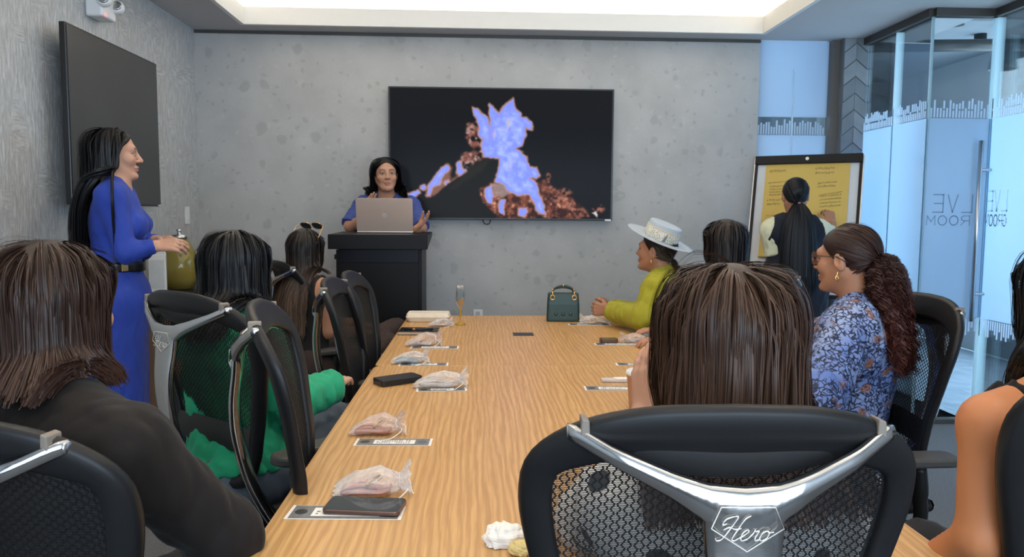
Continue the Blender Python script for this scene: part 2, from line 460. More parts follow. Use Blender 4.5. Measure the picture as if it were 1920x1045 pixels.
    # door handle
    hb = MB().tube([(XC - .075, YG - .035, .68), (XC - .075, YG - .035, 1.84)], .014, 14).build('door_handle', 'steel', gC, smooth=True)
    for z in (.86, 1.655): MB().tube([(XC - .075, YG - .035, z), (XC + .02, YG - .035, z)], .009, 10).build('standoff', 'steel', hb, smooth=True)
    # dark post at the glass corner
    struct('trim_4', MB().box((XG - .02, YG - .02, 0), (XG + .02, YG + .02, ZC)), 'dark_bronze') if False else None

    # lobby outside the glass
    LX, LY, LZ = 5.05, 9.0, 2.98
    fl = struct('floor_lobby', MB().box((XC, 2.0, -.1), (LX, LY, -.004)).box((XG, YG, -.1), (XC, LY, -.004)).box((2.11, YB + .1, -.1), (XG, LY, -.004)), 'lobby_joint')
    y = 2.02; k = 0
    while y < LY - .05:
        x = 2.90 if y >= YG + .03 else XC + .03
        while x < LX - .05:
            hx = min(x + .445, LX - .03)
            MB().box((x, y, -.004), (hx, min(y + .445, LY - .02), 0)).build('floor_tile', 'lobby_tile', fl)
            x += .45
        y += .45
    struct('ceiling_lobby', MB().box((2.11, 2.0, LZ), (LX + .1, LY + .1, LZ + .1)), 'lobby_ceiling')
    struct('wall_lobby_end', MB().box((2.0, LY, 0), (LX + .1, LY + .1, LZ)), 'lobby_paint')
    m = MB().box((LX, 2.0, 0), (LX + .1, LY, .35)).box((LX, 2.0, 2.84), (LX + .1, LY, LZ)).box((LX, 7.2, .35), (LX + .1, LY, 2.84)).box((LX, 2.0, .35), (LX + .1, 2.5, 2.84))
    struct('wall_lobby_window', m, 'lobby_paint')
    struct('wall_lobby_near', MB().box((XC + .1, 1.9, 0), (LX + .1, 2.0, LZ)), 'lobby_paint')
    w2 = thing('window_2', 'bright exterior window of the lobby seen through the glass', 'window'); del w2['category']; w2['kind'] = 'structure'
    for yv in (2.5, 3.6, 4.8, 6.0, 7.16): MB().box((LX + .01, yv, .35), (LX + .06, yv + .045, 2.84)).build('mullion', 'dark_bronze', w2)
    MB().box((LX + .07, 2.5, .35), (LX + .08, 7.2, 2.84)).build('pane', 'clear_glass', w2)
    # pale arched panel picture and divider seen in the lobby
    p = thing('lobby_wall_panel', 'arched grey art panel on the far lobby wall seen through glass', 'wall art', (4.55, 8.9, 0))
    arch = [(-.16, 0), (-.16, .35)] + [(-.16 * math.cos(R(a)), .35 + .16 * math.sin(R(a))) for a in range(15, 180, 15)] + [(.16, .35), (.16, 0)]
    MB().box((-.35, .03, 1.75), (.45, .06, 2.78)).build('backing', flat('art_grey', (.30, .33, .36), .7, var=.1), p)
    rim = [Vector((a, 0, b + 2.02)) for a, b in arch]
    MB().tube(rim, .022, 8).build('arch', flat('art_dark', (.11, .12, .14), .6), p)
    MB().prism([(a * .86, b * .95) for a, b in arch], 0, .02, lambda a, b, h: Vector((a, .03 - h, b + 2.02))).build('arch_fill', flat('art_pale', (.42, .45, .48), .7, var=.1), p)
    d = thing('lobby_divider', 'dark panelled divider standing in the lobby behind the glass', 'divider', (3.9, 8.6, 0))
    MB().box((-.5, 0, 0), (.12, .25, 2.75)).build('body', 'column_slate', d, bevel=.01)
    MB().box((.13, .02, 0), (.18, .22, 2.75)).build('edge_post', 'dark_bronze', d)
    d = thing('air_duct', 'dark round duct under the lobby ceiling', 'duct', (0, 0, 0))
    MB().tube([(3.0, 6.4, 2.80), (4.9, 6.15, 2.80)], .05, 14).build('pipe', 'dark_bronze', d, smooth=True)
    for x in (3.4, 4.4): MB().tube([(x, 6.4 - (x - 3) * .13, 2.80), (x, 6.4 - (x - 3) * .13, LZ)], .008, 6).build('hanger', 'dark_bronze', d)
    # pendant and spot lamps in the lobby
    c = P(1878, 108, 6.0)
    p = thing('pendant_lamp', 'grey fabric pendant shade hanging in the lobby near the window', 'lamp', (c.x, c.y, 0))
    MB().lathe([(.055, c.z + .105), (.062, c.z + .105), (.085, c.z - .03), (.092, c.z - .095), (.088, c.z - .095), (.081, c.z - .03), (.058, c.z + .09)]).build('shade', flat('shade_grey', (.16, .18, .20), .8, var=.15), p, smooth=True)
    MB().tube([(0, 0, c.z + .1), (0, 0, LZ)], .004, 6).build('cord', 'black_plastic', p)
    MB().ball((0, 0, c.z - .03), .03).build('bulb', 'white_plastic', p, smooth=True)
    for (px, py, Y, lb) in ((1838, 76, 6.6, 'black spot lamp in the lobby with warm glow'), (1797, 31, 5.2, 'small bright spot lamp on the header over the glass panel'), (1771, 113, 8.2, 'tiny round lobby ceiling lamp far behind the glass')):
        c = P(px, py, Y); s = .05 if Y > 6 else .03
        p = thing('spot_lamp', lb, 'lamp', (c.x, c.y, 0), 0, 'lobby spot lamps')
        MB().lathe([(s * .9, c.z + s * 1.4), (s, c.z + s * 1.3), (s, c.z - s * .6), (s * .85, c.z - s * .6), (s * .8, c.z + s)]).build('can', 'black_plastic', p, smooth=False)
        MB().lathe([(s * .8, c.z - s * .5), (s * .8, c.z - s * .35)]).build('lens', emit('spot_lens', (1, .85, .6), 14), p)
        MB().tube([(0, 0, c.z + s * 1.3), (0, 0, LZ)], .008, 6).build('stem', 'black_plastic', p)
    a = P(1745, 22, 5.3); b = P(1850, 38, 5.3)
    h = thing('header_box', 'grey ceiling box above the glass corner in the lobby', 'ceiling box', (0, 0, 0))
    MB().box((a.x - .1, 5.32, b.z), (b.x + .1, 5.6, LZ)).build('body', flat('header_grey', (.36, .37, .38), .7, var=.05), h)
    MB().lathe([(.05, b.z - .004), (.05, b.z + .002)], ((a.x + b.x) / 2 + .08, 5.44, 0)).build('vent', 'dark_bronze', h)

build_room()

# recessed ceiling lamps of the meeting room (out of frame above the near end of the table)
def downlight(x, y, z, power, label):
    d = thing('downlight', label, 'lamp', (x, y, 0), 0, 'recessed ceiling lamps')
    MB().lathe([(.045, z - .002), (.06, z - .004), (.062, z), (.045, z)]).build('rim', 'white_plastic', d, smooth=True)
    MB().lathe([(.044, z - .0015), (.044, z)]).build('lens', emit('downlight_lens', (1, .84, .62), 30), d)
    l = bpy.data.lights.new('downlight_beam', 'SPOT'); l.energy = power; l.color = (1, .83, .62); l.spot_size = R(115); l.spot_blend = .7; l.shadow_soft_size = .05
    o = bpy.data.objects.new('downlight_beam', l); COL.objects.link(o); o.parent = d; o.location = (0, 0, z - .01)
downlight(-.75, 1.05, 2.969, 24, 'recessed ceiling lamp above the left near seat')
downlight(1.05, 1.05, 2.969, 24, 'recessed ceiling lamp above the right near seat')
downlight(.2, -.35, 2.969, 24, 'recessed ceiling lamp behind the photographer')
downlight(-.75, 3.1, 2.969, 20, 'recessed ceiling lamp above the left far seats')
downlight(1.05, 3.1, 2.969, 20, 'recessed ceiling lamp above the right far seats')

# ------------------------------------------------------------------ wall fixtures
def build_fixtures():
    # off display on the left wall, on a tilting mount
    t = thing('wall_display', 'switched-off black display on a mount on the left wall', 'display', (XL, 4.155, 1.81))
    MB().box((.085, -.50, -.425), (.115, .50, .425)).build('bezel', 'tv_bezel', t, bevel=.004)
    MB().box((.115, -.49, -.415), (.1175, .49, .415)).build('screen', 'screen_off', t)
    MB().box((.03, -.30, -.25), (.085, .30, .25)).build('back_housing', 'black_plastic', t, bevel=.01)
    MB().box((0, -.16, -.2), (.03, .16, .2)).build('wall_bracket', 'black_plastic', t)
    MB().box((.1165, .455, -.422), (.119, .488, -.414)).build('badge', 'white_plastic', t)
    # fire picture screen
    cx, cz, w, h = .183, 1.792, 1.646, .958
    t = thing('fire_screen', 'large wall screen showing a log fire with blue-white flames', 'television', (cx, YB, cz))
    MB().box((-w / 2, -.075, -h / 2), (w / 2, -.03, h / 2)).build('bezel', 'tv_bezel', t, bevel=.004)
    MB().box((-.3, -.03, -.2), (.3, 0, .2)).build('wall_bracket', 'black_plastic', t)
    MB().box((w / 2 - .055, -.077, -h / 2 - .004), (w / 2 - .01, -.074, -h / 2 + .008)).build('badge', 'white_plastic', t)
    c = MB().tube(spline([(-.14, -.05, -h / 2 + .01), (-.125, -.05, -h / 2 - .028), (-.09, -.05, -h / 2 - .03), (-.075, -.05, -h / 2 + .01)], 5), .004, 6).build('cable_loop', 'black_plastic', t, smooth=True)
    # picture: colours of the fire computed on a fine grid
    NU, NV = 360, 204
    U, V = np.meshgrid(np.linspace(0, 1672, NU + 1), np.linspace(0, 1045, NV + 1))   # drawing space
    rng = np.random.default_rng(4)
    def wn(sc, seed, octv=3):
        r = np.random.default_rng(seed); o = np.zeros_like(U); a = 1.0; tot = 0
        for k in range(octv):
            f = 1.0 / (sc * .55) * 1.9 ** k; gx, gy = U * f, V * f; i0 = gx.astype(int); j0 = gy.astype(int)
            G_ = r.uniform(-1, 1, (j0.max() + 3, i0.max() + 3)); u = gx - i0; w = gy - j0; u = u * u * (3 - 2 * u); w = w * w * (3 - 2 * w)
            o += a * ((G_[j0, i0] * (1 - u) + G_[j0, i0 + 1] * u) * (1 - w) + (G_[j0 + 1, i0] * (1 - u) + G_[j0 + 1, i0 + 1] * u) * w); a *= .55
        return o
    dx = U + 6 * wn(60, 1); dy = V + 6 * wn(60, 2)
    def poly(pts, soft=5, X=dx, Y=dy):
        d = np.full(U.shape, 1e9); ins = np.zeros(U.shape, bool); n = len(pts)
        for i in range(n):
            (xa, ya), (xb, yb) = pts[i], pts[(i + 1) % n]
            ex, ey = xb - xa, yb - ya
            tt = np.clip(((X - xa) * ex + (Y - ya) * ey) / (ex * ex + ey * ey + 1e-9), 0, 1)
            d = np.minimum(d, np.hypot(X - xa - tt * ex, Y - ya - tt * ey))
            cnd = ((ya > Y) != (yb > Y)) & (X < (xb - xa) * (Y - ya) / (yb - ya + 1e-12) + xa)
            ins ^= cnd
        return np.where(ins, -d, d)
    C = np.zeros(U.shape + (3,)); C[:] = (.006, .007, .009)
    def paint(mask, col):
        C[:] = C * (1 - mask[..., None]) + np.array(col) * mask[..., None]
    def blend(d, s): return 1 - ss(-s, s, d)
    flames = [
        [(648,232),(690,250),(742,290),(762,360),(770,430),(758,205),(800,250),(822,262),(850,215),(912,165),(918,230),(962,262),(960,290),(1000,290),(1028,318),(1035,360),(992,345),(990,400),(972,465),(915,485),(960,510),(1000,545),(1020,610),(1062,610),(1085,660),(1062,680),(1015,672),(1070,720),(1085,790),(1110,850),(1130,920),(1080,905),(1050,830),(1020,785),(930,790),(880,760),(850,720),(800,705),(820,620),(828,548),(720,545),(706,480),(716,430),(690,400),(690,330),(660,270)],
        [(230,795),(300,765),(310,780),(250,822)], [(318,735),(340,728),(348,745),(335,760),(318,752)],
        [(350,800),(365,735),(400,680),(470,600),(492,605),(485,640),(450,680),(440,715),(385,740),(365,800)],
        [(552,590),(572,580),(578,630),(600,635),(560,668),(548,650)], [(735,760),(770,725),(780,780),(775,850),(745,840),(730,800)],
        [(820,850),(835,825),(862,830),(845,880),(848,915),(828,905)], [(955,885),(1000,880),(1010,905),(975,930),(950,920)], [(465,718),(490,705),(495,712),(472,728)]]
    # ember field and glowing rims first
    n1 = wn(60, 5, 4); n2 = wn(32, 6, 3)
    emb = blend(poly([(690,760),(760,700),(900,770),(1040,740),(1090,700),(1200,760),(1290,800),(1400,930),(1340,945),(800,940),(720,850)], X=U + 14 * wn(60, 8), Y=V + 14 * wn(60, 9)), 14)
    eg = np.clip(.5 + .9 * n1, 0, 1) ** 1.6
    paint(emb, (.035, .012, .010)); paint(emb * eg * .9, (.20, .060, .036)); paint(emb * np.clip(n2 * 1.7 - .45, 0, 1) * eg, (.55, .24, .16))
    for px, py, rx, ry in ((1250,770,55,28),(1210,810,45,40),(1280,850,45,40),(1360,905,55,35),(1145,680,16,40),(1140,750,60,30),(1480,880,45,30)):
        q = ((dx - px) / rx) ** 2 + ((dy - py) / ry) ** 2
        paint(np.clip(1.15 - q, 0, 1) * np.clip(.45 + n2, 0, 1), (.28, .11, .075))
    smoke = blend(poly([(600,400),(630,330),(690,320),(720,480),(715,560),(650,600),(600,600),(560,600),(600,530),(690,490),(640,470)], X=U + 12 * wn(80, 11), Y=V + 12 * wn(80, 12)), 16)
    paint(smoke * np.clip(.5 + n1, 0, 1), (.20, .070, .050)); paint(smoke * np.clip(n2 * 1.5, 0, 1), (.36, .22, .20))
    paint(blend(poly([(350,810),(370,720),(480,590),(510,610),(500,700),(560,660),(560,700),(420,790)]), 14) * .6, (.30, .14, .10))
    paint(blend(poly([(780,720),(850,720),(890,780),(850,810),(790,800)]), 10) * .7, (.30, .22, .20))
    log = blend(poly([(290,880),(440,760),(640,610),(730,550),(800,538),(830,552),(822,620),(800,690),(700,745),(660,800),(720,850),(810,930),(780,948),(300,948)]), 6)
    paint(log, (.008, .008, .008)); paint(blend(poly([(640,615),(740,553),(805,545),(760,572),(700,640),(560,730),(500,760)]), 20) * .55, (.020, .018, .013))
    for pts in flames:
        d = poly(pts); paint(blend(d - 7, 7) * .9, (.42, .25, .19)); paint(blend(d + 1, 4), (.185, .245, .93))
        paint(blend(d + 16, 14) * np.clip(.35 - .5 * n1, 0, 1), (.36, .44, 1.0))
    for pts in ([(775,400),(790,360),(798,400),(785,430)], [(860,310),(885,285),(890,340),(868,385)], [(888,600),(900,570),(908,575),(895,615)]): paint(blend(poly(pts), 8) * .8, (.42, .40, .42))
    wh = blend(poly([(1435,905),(1460,892),(1475,920),(1470,935),(1455,925)]), 5); paint(wh, (.55, .5, .45))
    vs = []; sw, sh = w - .024, h - .022
    xs = np.linspace(-sw / 2, sw / 2, NU + 1); zs = np.linspace(sh / 2, -sh / 2, NV + 1)
    XX, ZZ = np.meshgrid(xs, zs)
    co = np.stack([XX, np.full_like(XX, -.0765), ZZ], -1).reshape(-1, 3)
    # drawing space (zoomed crop) to screen fraction
    Ux = (XX + sw / 2) / sw * (1560 - 115) + 115; Vy = (sh / 2 - ZZ) / sh * (945 - 105) + 105
    iu = np.clip(Ux / 1672 * NU, 0, NU - 1e-3); iv = np.clip(Vy / 1045 * NV, 0, NV - 1e-3)
    i0 = iu.astype(int); j0 = iv.astype(int); fu = (iu - i0)[..., None]; fv = (iv - j0)[..., None]
    Cc = (C[j0, i0] * (1 - fu) + C[j0, i0 + 1] * fu) * (1 - fv) + (C[j0 + 1, i0] * (1 - fu) + C[j0 + 1, i0 + 1] * fu) * fv
    idx = np.arange((NU + 1) * (NV + 1)).reshape(NV + 1, NU + 1)
    F = np.stack([idx[:-1, :-1], idx[1:, :-1], idx[1:, 1:], idx[:-1, 1:]], -1).reshape(-1, 4)
    me = bpy.data.meshes.new('screen_picture'); me.from_pydata(co.tolist(), [], F.tolist())
    at = me.color_attributes.new('picture', 'FLOAT_COLOR', 'POINT')
    at.data.foreach_set('color', np.concatenate([Cc.reshape(-1, 3), np.ones((Cc.size // 3, 1))], 1).astype(np.float32).ravel())
    tt = NT('fire_picture'); a = tt.node('ShaderNodeAttribute', attribute_name='picture')
    b = tt.bsdf((.004, .004, .005), .16, 0, .035); tt.set(b, 'Emission Color', a.outputs[0]); tt.set(b, 'Emission Strength', 1.0); tt.end(b)
    me.materials.append(MATS['fire_picture']); link('screen_picture', me, t)
    # emergency light unit high on the left wall
    c = P(217, 12, 3.72)
    e = thing('emergency_light', 'white emergency light unit with red indicator high on left wall', 'emergency light', (XL, 4.14, 2.395))
    MB().box((0, -.07, -.03), (.09, .085, .16)).build('housing', 'white_plastic', e, bevel=.014, seg=3)
    for y in (-.045, .095):
        l = MB().lathe([(.030, 0), (.036, .01), (.036, .03), (.028, .04)], M=Matrix.Translation((.095, y, .045)) @ Euler((R(70), R(35), 0)).to_matrix().to_4x4()).build('lamp_head', 'white_plastic', e, smooth=True)
        MB().lathe([(.027, .0405), (.02, .043), (.004, .044)], M=Matrix.Translation((.095, y, .045)) @ Euler((R(70), R(35), 0)).to_matrix().to_4x4()).build('lens', 'steel', l, smooth=True)
    MB().ball((.09, -.035, -.018), .006).build('indicator', emit('red_led', (1, .05, .06), 6), e, smooth=True)
    # switch plate and socket
    s = thing('switch_plate', 'white light switch plate on the left wall near the corner', 'switch', (XL, 5.36, 1.33))
    MB().box((0, -.035, -.06), (.008, .035, .06)).build('plate', 'white_plastic', s, bevel=.003)
    MB().box((.008, -.016, -.033), (.012, .016, .033)).build('rocker', 'white_plastic', s, bevel=.002)
    c = P(896, 588, YB)
    s = thing('wall_socket', 'white socket plate low on the stone wall behind the table', 'socket', (c.x, YB, c.z - .02))
    MB().box((-.036, -.008, -.05), (.036, 0, .05)).build('plate', 'white_plastic', s, bevel=.003)
    for z in (-.022, .022): MB().box((-.016, -.010, z - .014), (.016, -.008, z + .014)).build('outlet', flat('outlet_grey', (.5, .5, .51), .5), s, bevel=.002)
build_fixtures()
# ------------------------------------------------------------------ table
TZ = .74
def build_tables():
    for (y0, y1, lb, r0, r1) in ((1.25, 2.985, 'near oak conference table section with the phone and pink bag', .03, .05), (2.99, 4.49, 'far oak conference table section with the handbag and champagne flute', .05, .03)):
        w = 1.27; L = y1 - y0; cx = .225; cy = (y0 + y1) / 2
        t = thing('conference_table', lb, 'table', (cx, cy, 0), 0, 'conference table sections')
        MB().prism(rrect(w, L, .035, 6), TZ - .032, TZ, lambda a, b, h: Vector((a, b, h))).build('table_top', 'oak_veneer', t, bevel=.003)
        for s in (-1, 1):
            MB().box((-.36, s * (L / 2 - .35) - .02, .02), (.36, s * (L / 2 - .35) + .02, TZ - .032)).build('panel_leg', 'dark_bronze', t, bevel=.004)
            MB().box((-.40, s * (L / 2 - .35) - .05, 0), (.40, s * (L / 2 - .35) + .05, .02)).build('foot_plate', 'dark_bronze', t, bevel=.004)
        MB().box((-.03, -L / 2 + .37, TZ - .12), (.03, L / 2 - .37, TZ - .032)).build('beam', 'dark_bronze', t)
        if y0 > 2:
            c = PZ(981, 627.5, TZ) - Vector((cx, cy, 0))
            g = MB().box((c.x - .052, c.y - .045, TZ), (c.x + .052, c.y + .045, TZ + .003)).build('cable_port', flat('port_grey', (.05, .05, .05), .5, .3), t, bevel=.001)
            MB().box((c.x - .045, c.y - .008, TZ + .003), (c.x + .045, c.y - .004, TZ + .0036)).build('port_slot', 'black_plastic', g)
build_tables()

# ------------------------------------------------------------------ things on the table
flat('card_white', (.80, .78, .74), .6, var=.03)
flat('card_grey', (.17, .17, .17), .55, var=.5, scale=60)
flat('card_print', (.10, .12, .16), .6)
flat('phone_black', (.012, .013, .015), .25)
t_ = NT('phone_glass'); t_.end(t_.bsdf((.03, .035, .04), .08, 0, .6))
flat('phone_rim', (.16, .10, .085), .3, .8)
def organza(name, col):
    t = NT(name); n = t.noise(t.coord(), 90, 3)
    tr = t.node('ShaderNodeBsdfTransparent', {'Color': (1, 1, 1)}); b = t.bsdf(col, .35, 0, .5); 
    lw = t.node('ShaderNodeLayerWeight', {'Blend': .45}).outputs[1]
    fac = t.math('ADD', t.math('MULTIPLY', lw, .55), t.math('MULTIPLY', n, .42))
    t.end(t.node('ShaderNodeMixShader', {0: fac, 1: tr.outputs[0], 2: b.outputs[0]}))
organza('organza_white', (.82, .80, .80)); organza('organza_pink', (.80, .66, .62))
flat('rose_trinket', (.48, .23, .17), .35, .3, var=.3, scale=60); flat('gold_trinket', (.55, .38, .20), .3, .7, var=.2); flat('blue_trinket', (.30, .38, .45), .4)
flat('pale_trinket', (.62, .55, .52), .5, var=.2)

def place_card(x, y, w, d, rz, label, z=TZ):
    c = thing('place_card', label, 'card', (x, y, z), rz, 'printed cards at the seats')
    MB().box((-w / 2, -d / 2, 0.0004), (w / 2, d / 2, .0012)).build('card', 'card_white', c)
    MB().box((-w / 2 + .007, -d / 2 + .002, .0012), (w / 2 - .007, d / 2 - .002, .0015)).build('printed_border', 'card_grey', c)
    MB().box((-w / 2 + .05, -d / 2 + .014, .0015), (w / 2 - .045, d / 2 - .014, .0018)).build('text_panel', 'card_white', c)
    m = MB(); random.seed(int(x * 1000) + 7)
    for k in range(3):
        for i in range(14):
            xa = -w / 2 + .058 + i * (w - .115) / 14
            if random.random() < .75: m.box((xa, -.012 + k * .011, .0018), (xa + (w - .115) / 14 * random.uniform(.5, .85), -.007 + k * .011, .002))
    m.build('print_lines', 'card_print', c, kind='stuff')
    for s in (-1, 1):
        m = MB(); q = s * (w / 2 - .026)
        m.lathe([(.013, .0016), (.013, .0019)], (q, 0, 0), 16).build('emblem', 'port_grey' if s < 0 else 'card_print', c)
    return c

def gift_bag(x, y, L, W, H, rz, label, cloth, content, seed):
    """sheer drawstring bag lying on its side, gathered neck at +x, trinkets inside"""
    g = thing('organza_bag', label, 'gift bag', (x, y, TZ + .002), rz, 'sheer drawstring gift bags')
    rng = random.Random(seed); ph = [rng.uniform(0, 6.28) for _ in range(8)]
    def body(u, v):
        a = 2 * math.pi * v
        t = u
        env = (math.sin(math.pi * min(t / .9, 1) * .5 + .12) if t < .45 else 1.0) * (1 - .0 * t)
        wv = W / 2 * interp(t, [0, .06, .3, .6, .8, .86, .93, 1], [.75, .95, 1, .95, .62, .26, .55, .85])
        hv = H / 2 * interp(t, [0, .06, .3, .6, .8, .86, .93, 1], [.12, .35, .8, 1.1, .8, .55, .95, 1.2])
        wr = 1 + .10 * math.sin(5 * a + ph[0] + 6 * t) + .08 * math.sin(9 * a + ph[1] - 9 * t) + .22 * max(0, (t - .7) / .3) * math.sin(11 * a + ph[2])
        zc = H / 2 * interp(t, [0, .3, .6, .86, 1], [.2, .8, 1.05, 1.0, 1.35])
        zz = zc + hv * math.sin(a) * wr
        bend = .12 * W * math.sin(3 * t + ph[3])
        return Vector(((t - .5) * L + .004 * math.sin(7 * a + ph[4]), wv * math.cos(a) * wr + bend, max(zz, .001 + .0008 * math.sin(20 * t + 9 * v))))
    MB().grid(30, 28, body).build('sheer_cloth', cloth, g, smooth=True)
    # drawstring round the neck with loose ends
    nx = (.86 - .5) * L; nz = H * .5
    ring = [Vector((nx, .30 * W / 2 * math.cos(a), nz + H * .30 * math.sin(a))) for a in [2 * math.pi * k / 14 for k in range(15)]]
    MB().tube(ring, .0016, 6, False).build('drawstring', 'card_white', g, smooth=True)
    for s in (1, -1):
        MB().tube(spline([(nx, s * .15 * W, nz), (nx + .02, s * .3 * W - .01, nz * .8), (nx + .01 + .015 * s, s * .36 * W - .03, .004), (nx + .03 * s, s * .3 * W - .05, .003)], 5), .0013, 6).build('string_end', 'card_white', g, smooth=True)
    # contents
    for k in range(3):
        yy = -W * .22 + k * W * .2
        MB().tube(spline([(-L * .40, yy, .008), (-L * .15, yy + rng.uniform(-.01, .01), .010 + .004 * k), (L * .12, yy + rng.uniform(-.01, .01), .009), (L * .24, yy, .012)], 5), [.004] + [.0062] * 14 + [.004], 8).build('trinket', content, g, smooth=True)
    loop = [Vector((L * .02 + .05 * L * 2 * math.cos(a), .0 + .16 * W * math.sin(a), H * .50 + H * .18 * math.cos(a))) for a in [2 * math.pi * k / 20 for k in range(21)]]
    MB().tube(loop, .003, 7, False).build('bangle', 'gold_trinket' if content != 'blue_trinket' else 'blue_trinket', g, smooth=True)
    return g

def phone(x, y, rz, label, L=.150, W=.072, T=.009, z=TZ, tilt=0, rim='phone_rim', glass='phone_glass', name='smartphone'):
    p = thing(name, label, 'phone', (x, y, z), rz, 'phones on the table')
    p.rotation_euler = (0, tilt, rz)
    b = MB().prism(rrect(L, W, .011, 6), 0, T, lambda a, b, h: Vector((a, b, h))).build('case', rim, p, bevel=.002)
    MB().prism(rrect(L - .006, W - .006, .009, 6), T, T + .0006, lambda a, b, h: Vector((a, b, h))).build('screen', glass, p)
    for a in (-.02, .01): MB().box((a - .007, -W / 2 - .001, T * .35), (a + .007, -W / 2, T * .65)).build('side_button', rim, p)
    MB().lathe([(.0035, T + .0006), (.0035, T + .0008)], (L / 2 - .012, 0, 0), 12).build('front_camera', 'phone_black', p)
    return p

def build_tabletop():
    def at(px, py): return PZ(px, py, TZ)
    # left row, near to far
    c = at(668, 960); place_card(c.x - .02, c.y - .005, .235, .070, R(-3), 'printed card under the phone at the near left seat')
    c = at(690, 940); gift_bag(c.x + .003, c.y + .045, .165, .085, .052, R(4), 'white sheer bag right behind the dark phone at the near end', 'organza_white', 'rose_trinket', 1)
    c = at(683, 960); phone(c.x, c.y + .012, R(-7), 'dark phone in clear case lying face up on a card, nearest the camera', z=TZ + .0032, L=.160, W=.078)
    c = at(738, 830); place_card(c.x, c.y, .205, .062, R(-2), 'printed card under the pink sheer bag')
    c = at(706, 818); gift_bag(c.x, c.y + .02, .150, .085, .050, R(-4), 'pink sheer bag with rose trinkets on the left side of the table', 'organza_pink', 'rose_trinket', 2)
    c = at(828, 731); place_card(c.x, c.y, .175, .055, R(4), 'printed card beside the thick black phone')
    c = at(826, 727); gift_bag(c.x, c.y + .02, .185, .10, .052, R(-8), 'white sheer bag with many cords next to the thick black phone', 'organza_white', 'pale_trinket', 3)
    c = at(746, 718); phone(c.x, c.y, R(34), 'thick black phone case lying on table beside white sheer bag', .165, .080, .022, TZ + .0005, 0, 'phone_black', 'phone_black')
    c = at(785, 684); place_card(c.x + .02, c.y, .20, .06, R(0), 'printed card under the bluish sheer bag at the table joint')
    c = at(768, 682); gift_bag(c.x, c.y + .01, .150, .09, .045, R(3), 'bluish sheer bag near the joint of the two table sections', 'organza_white', 'blue_trinket', 4)
    c = at(815, 652); place_card(c.x, c.y, .22, .07, R(-1), 'printed card under the small pink bag ahead of the notebook')
    c = at(797, 650); gift_bag(c.x - .01, c.y + .02, .165, .09, .055, R(-2), 'small pink sheer bag on the far left table section', 'organza_pink', 'pale_trinket', 5)
    c = at(826, 613); gift_bag(c.x, c.y + .02, .13, .08, .04, R(2), 'white sheer bag in front of the takeaway box', 'organza_white', 'pale_trinket', 6)
    # notebook with pen and phone at the far left corner
    c = at(786, 625)
    n = thing('notebook', 'black notebook with a pen on it at the far left table edge', 'notebook', (c.x, c.y, TZ), R(-2))
    MB().box((-.10, -.07, 0), (.10, .07, .004)).build('cover', 'phone_black', n, bevel=.001)
    MB().box((-.097, -.067, .004), (.097, .067, .016)).build('pages', flat('page_edge', (.62, .50, .36), .8), n)
    MB().box((-.10, -.07, .016), (.10, .07, .020)).build('cover', 'phone_black', n, bevel=.001)
    MB().tube([(-.07, -.045, .026), (.075, -.03, .026)], .005, 8).build('pen', 'phone_black', n, smooth=True)
    MB().tube([(-.03, -.041, .026), (-.015, -.0395, .026)], .0054, 8).build('pen_ring', flat('copper', (.6, .25, .10), .3, .8), n, smooth=True)
    # takeaway box
    c = at(802, 604)
    b = thing('takeaway_box', 'white paper takeaway box with grease spots near the flute', 'box', (c.x, c.y + .06, TZ), R(-1))
    flat('box_paper', (.80, .71, .58), .6, var=.22, scale=14)
    def tray(z0, z1, w0, w1, d0, d1, nm):
        pr = lambda w, d, z: [Vector((a, bb, z)) for a, bb in rrect(w, d, .02, 4)]
        MB().loft([pr(w0, d0, z0), pr(w1, d1, z1)]).build(nm, 'box_paper', b, bevel=.003)
    tray(.0005, .024, .22, .245, .13, .15, 'tray'); tray(.0245, .048, .250, .235, .155, .14, 'lid')
    # champagne flute with a little drink
    def flute(x, y, z, label, gold=True):
        f = thing('champagne_flute', label, 'glass', (x, y, z), 0, 'champagne flutes')
        if 'flute_glass' not in MATS:
            t = NT('flute_glass'); fr = t.node('ShaderNodeLayerWeight', {'Blend': .35}).outputs[1]
            tr = t.node('ShaderNodeBsdfTransparent', {'Color': (.93, .96, .97)}); gl = t.node('ShaderNodeBsdfGlossy', {'Color': (1, 1, 1), 'Roughness': .03})
            t.end(t.node('ShaderNodeMixShader', {0: t.math('MULTIPLY', fr, .75), 1: tr.outputs[0], 2: gl.outputs[0]}))
            t = NT('amber_glass'); tr = t.node('ShaderNodeBsdfTransparent', {'Color': (.80, .55, .10)}); gl = t.bsdf((.62, .40, .05), .1, 0, .6)
            t.end(t.node('ShaderNodeMixShader', {0: .55, 1: tr.outputs[0], 2: gl.outputs[0]}))
            t = NT('peach_drink'); tr = t.node('ShaderNodeBsdfTransparent', {'Color': (.95, .72, .45)}); gl = t.bsdf((.75, .48, .25), .1, 0, .5)
            t.end(t.node('ShaderNodeMixShader', {0: .5, 1: tr.outputs[0], 2: gl.outputs[0]}))
        MB().lathe([(.004, .092), (.010, .098), (.021, .118), (.0245, .145), (.0235, .185), (.0215, .218), (.0205, .218), (.0225, .185), (.0235, .145), (.020, .120), (.008, .100)], n=28).build('bowl', 'flute_glass', f, smooth=True)
        MB().lathe([(.030, .0005), (.033, .002), (.030, .004), (.012, .010), (.005, .020), (.0055, .060), (.0085, .075), (.0055, .086), (.0045, .094)], n=24).build('stem_and_foot', 'amber_glass' if gold else 'flute_glass', f, smooth=True)
        MB().lathe([(.006, .1005), (.019, .1205), (.0225, .140), (.0225, .1405)], n=24).build('drink', 'peach_drink' if gold else 'amber_glass', f, smooth=True)
        return f
    c = at(863, 609); flute(c.x, c.y, TZ, 'champagne flute with gold foot and a little drink on the table')
    # handbag
    c = at(1057, 604)
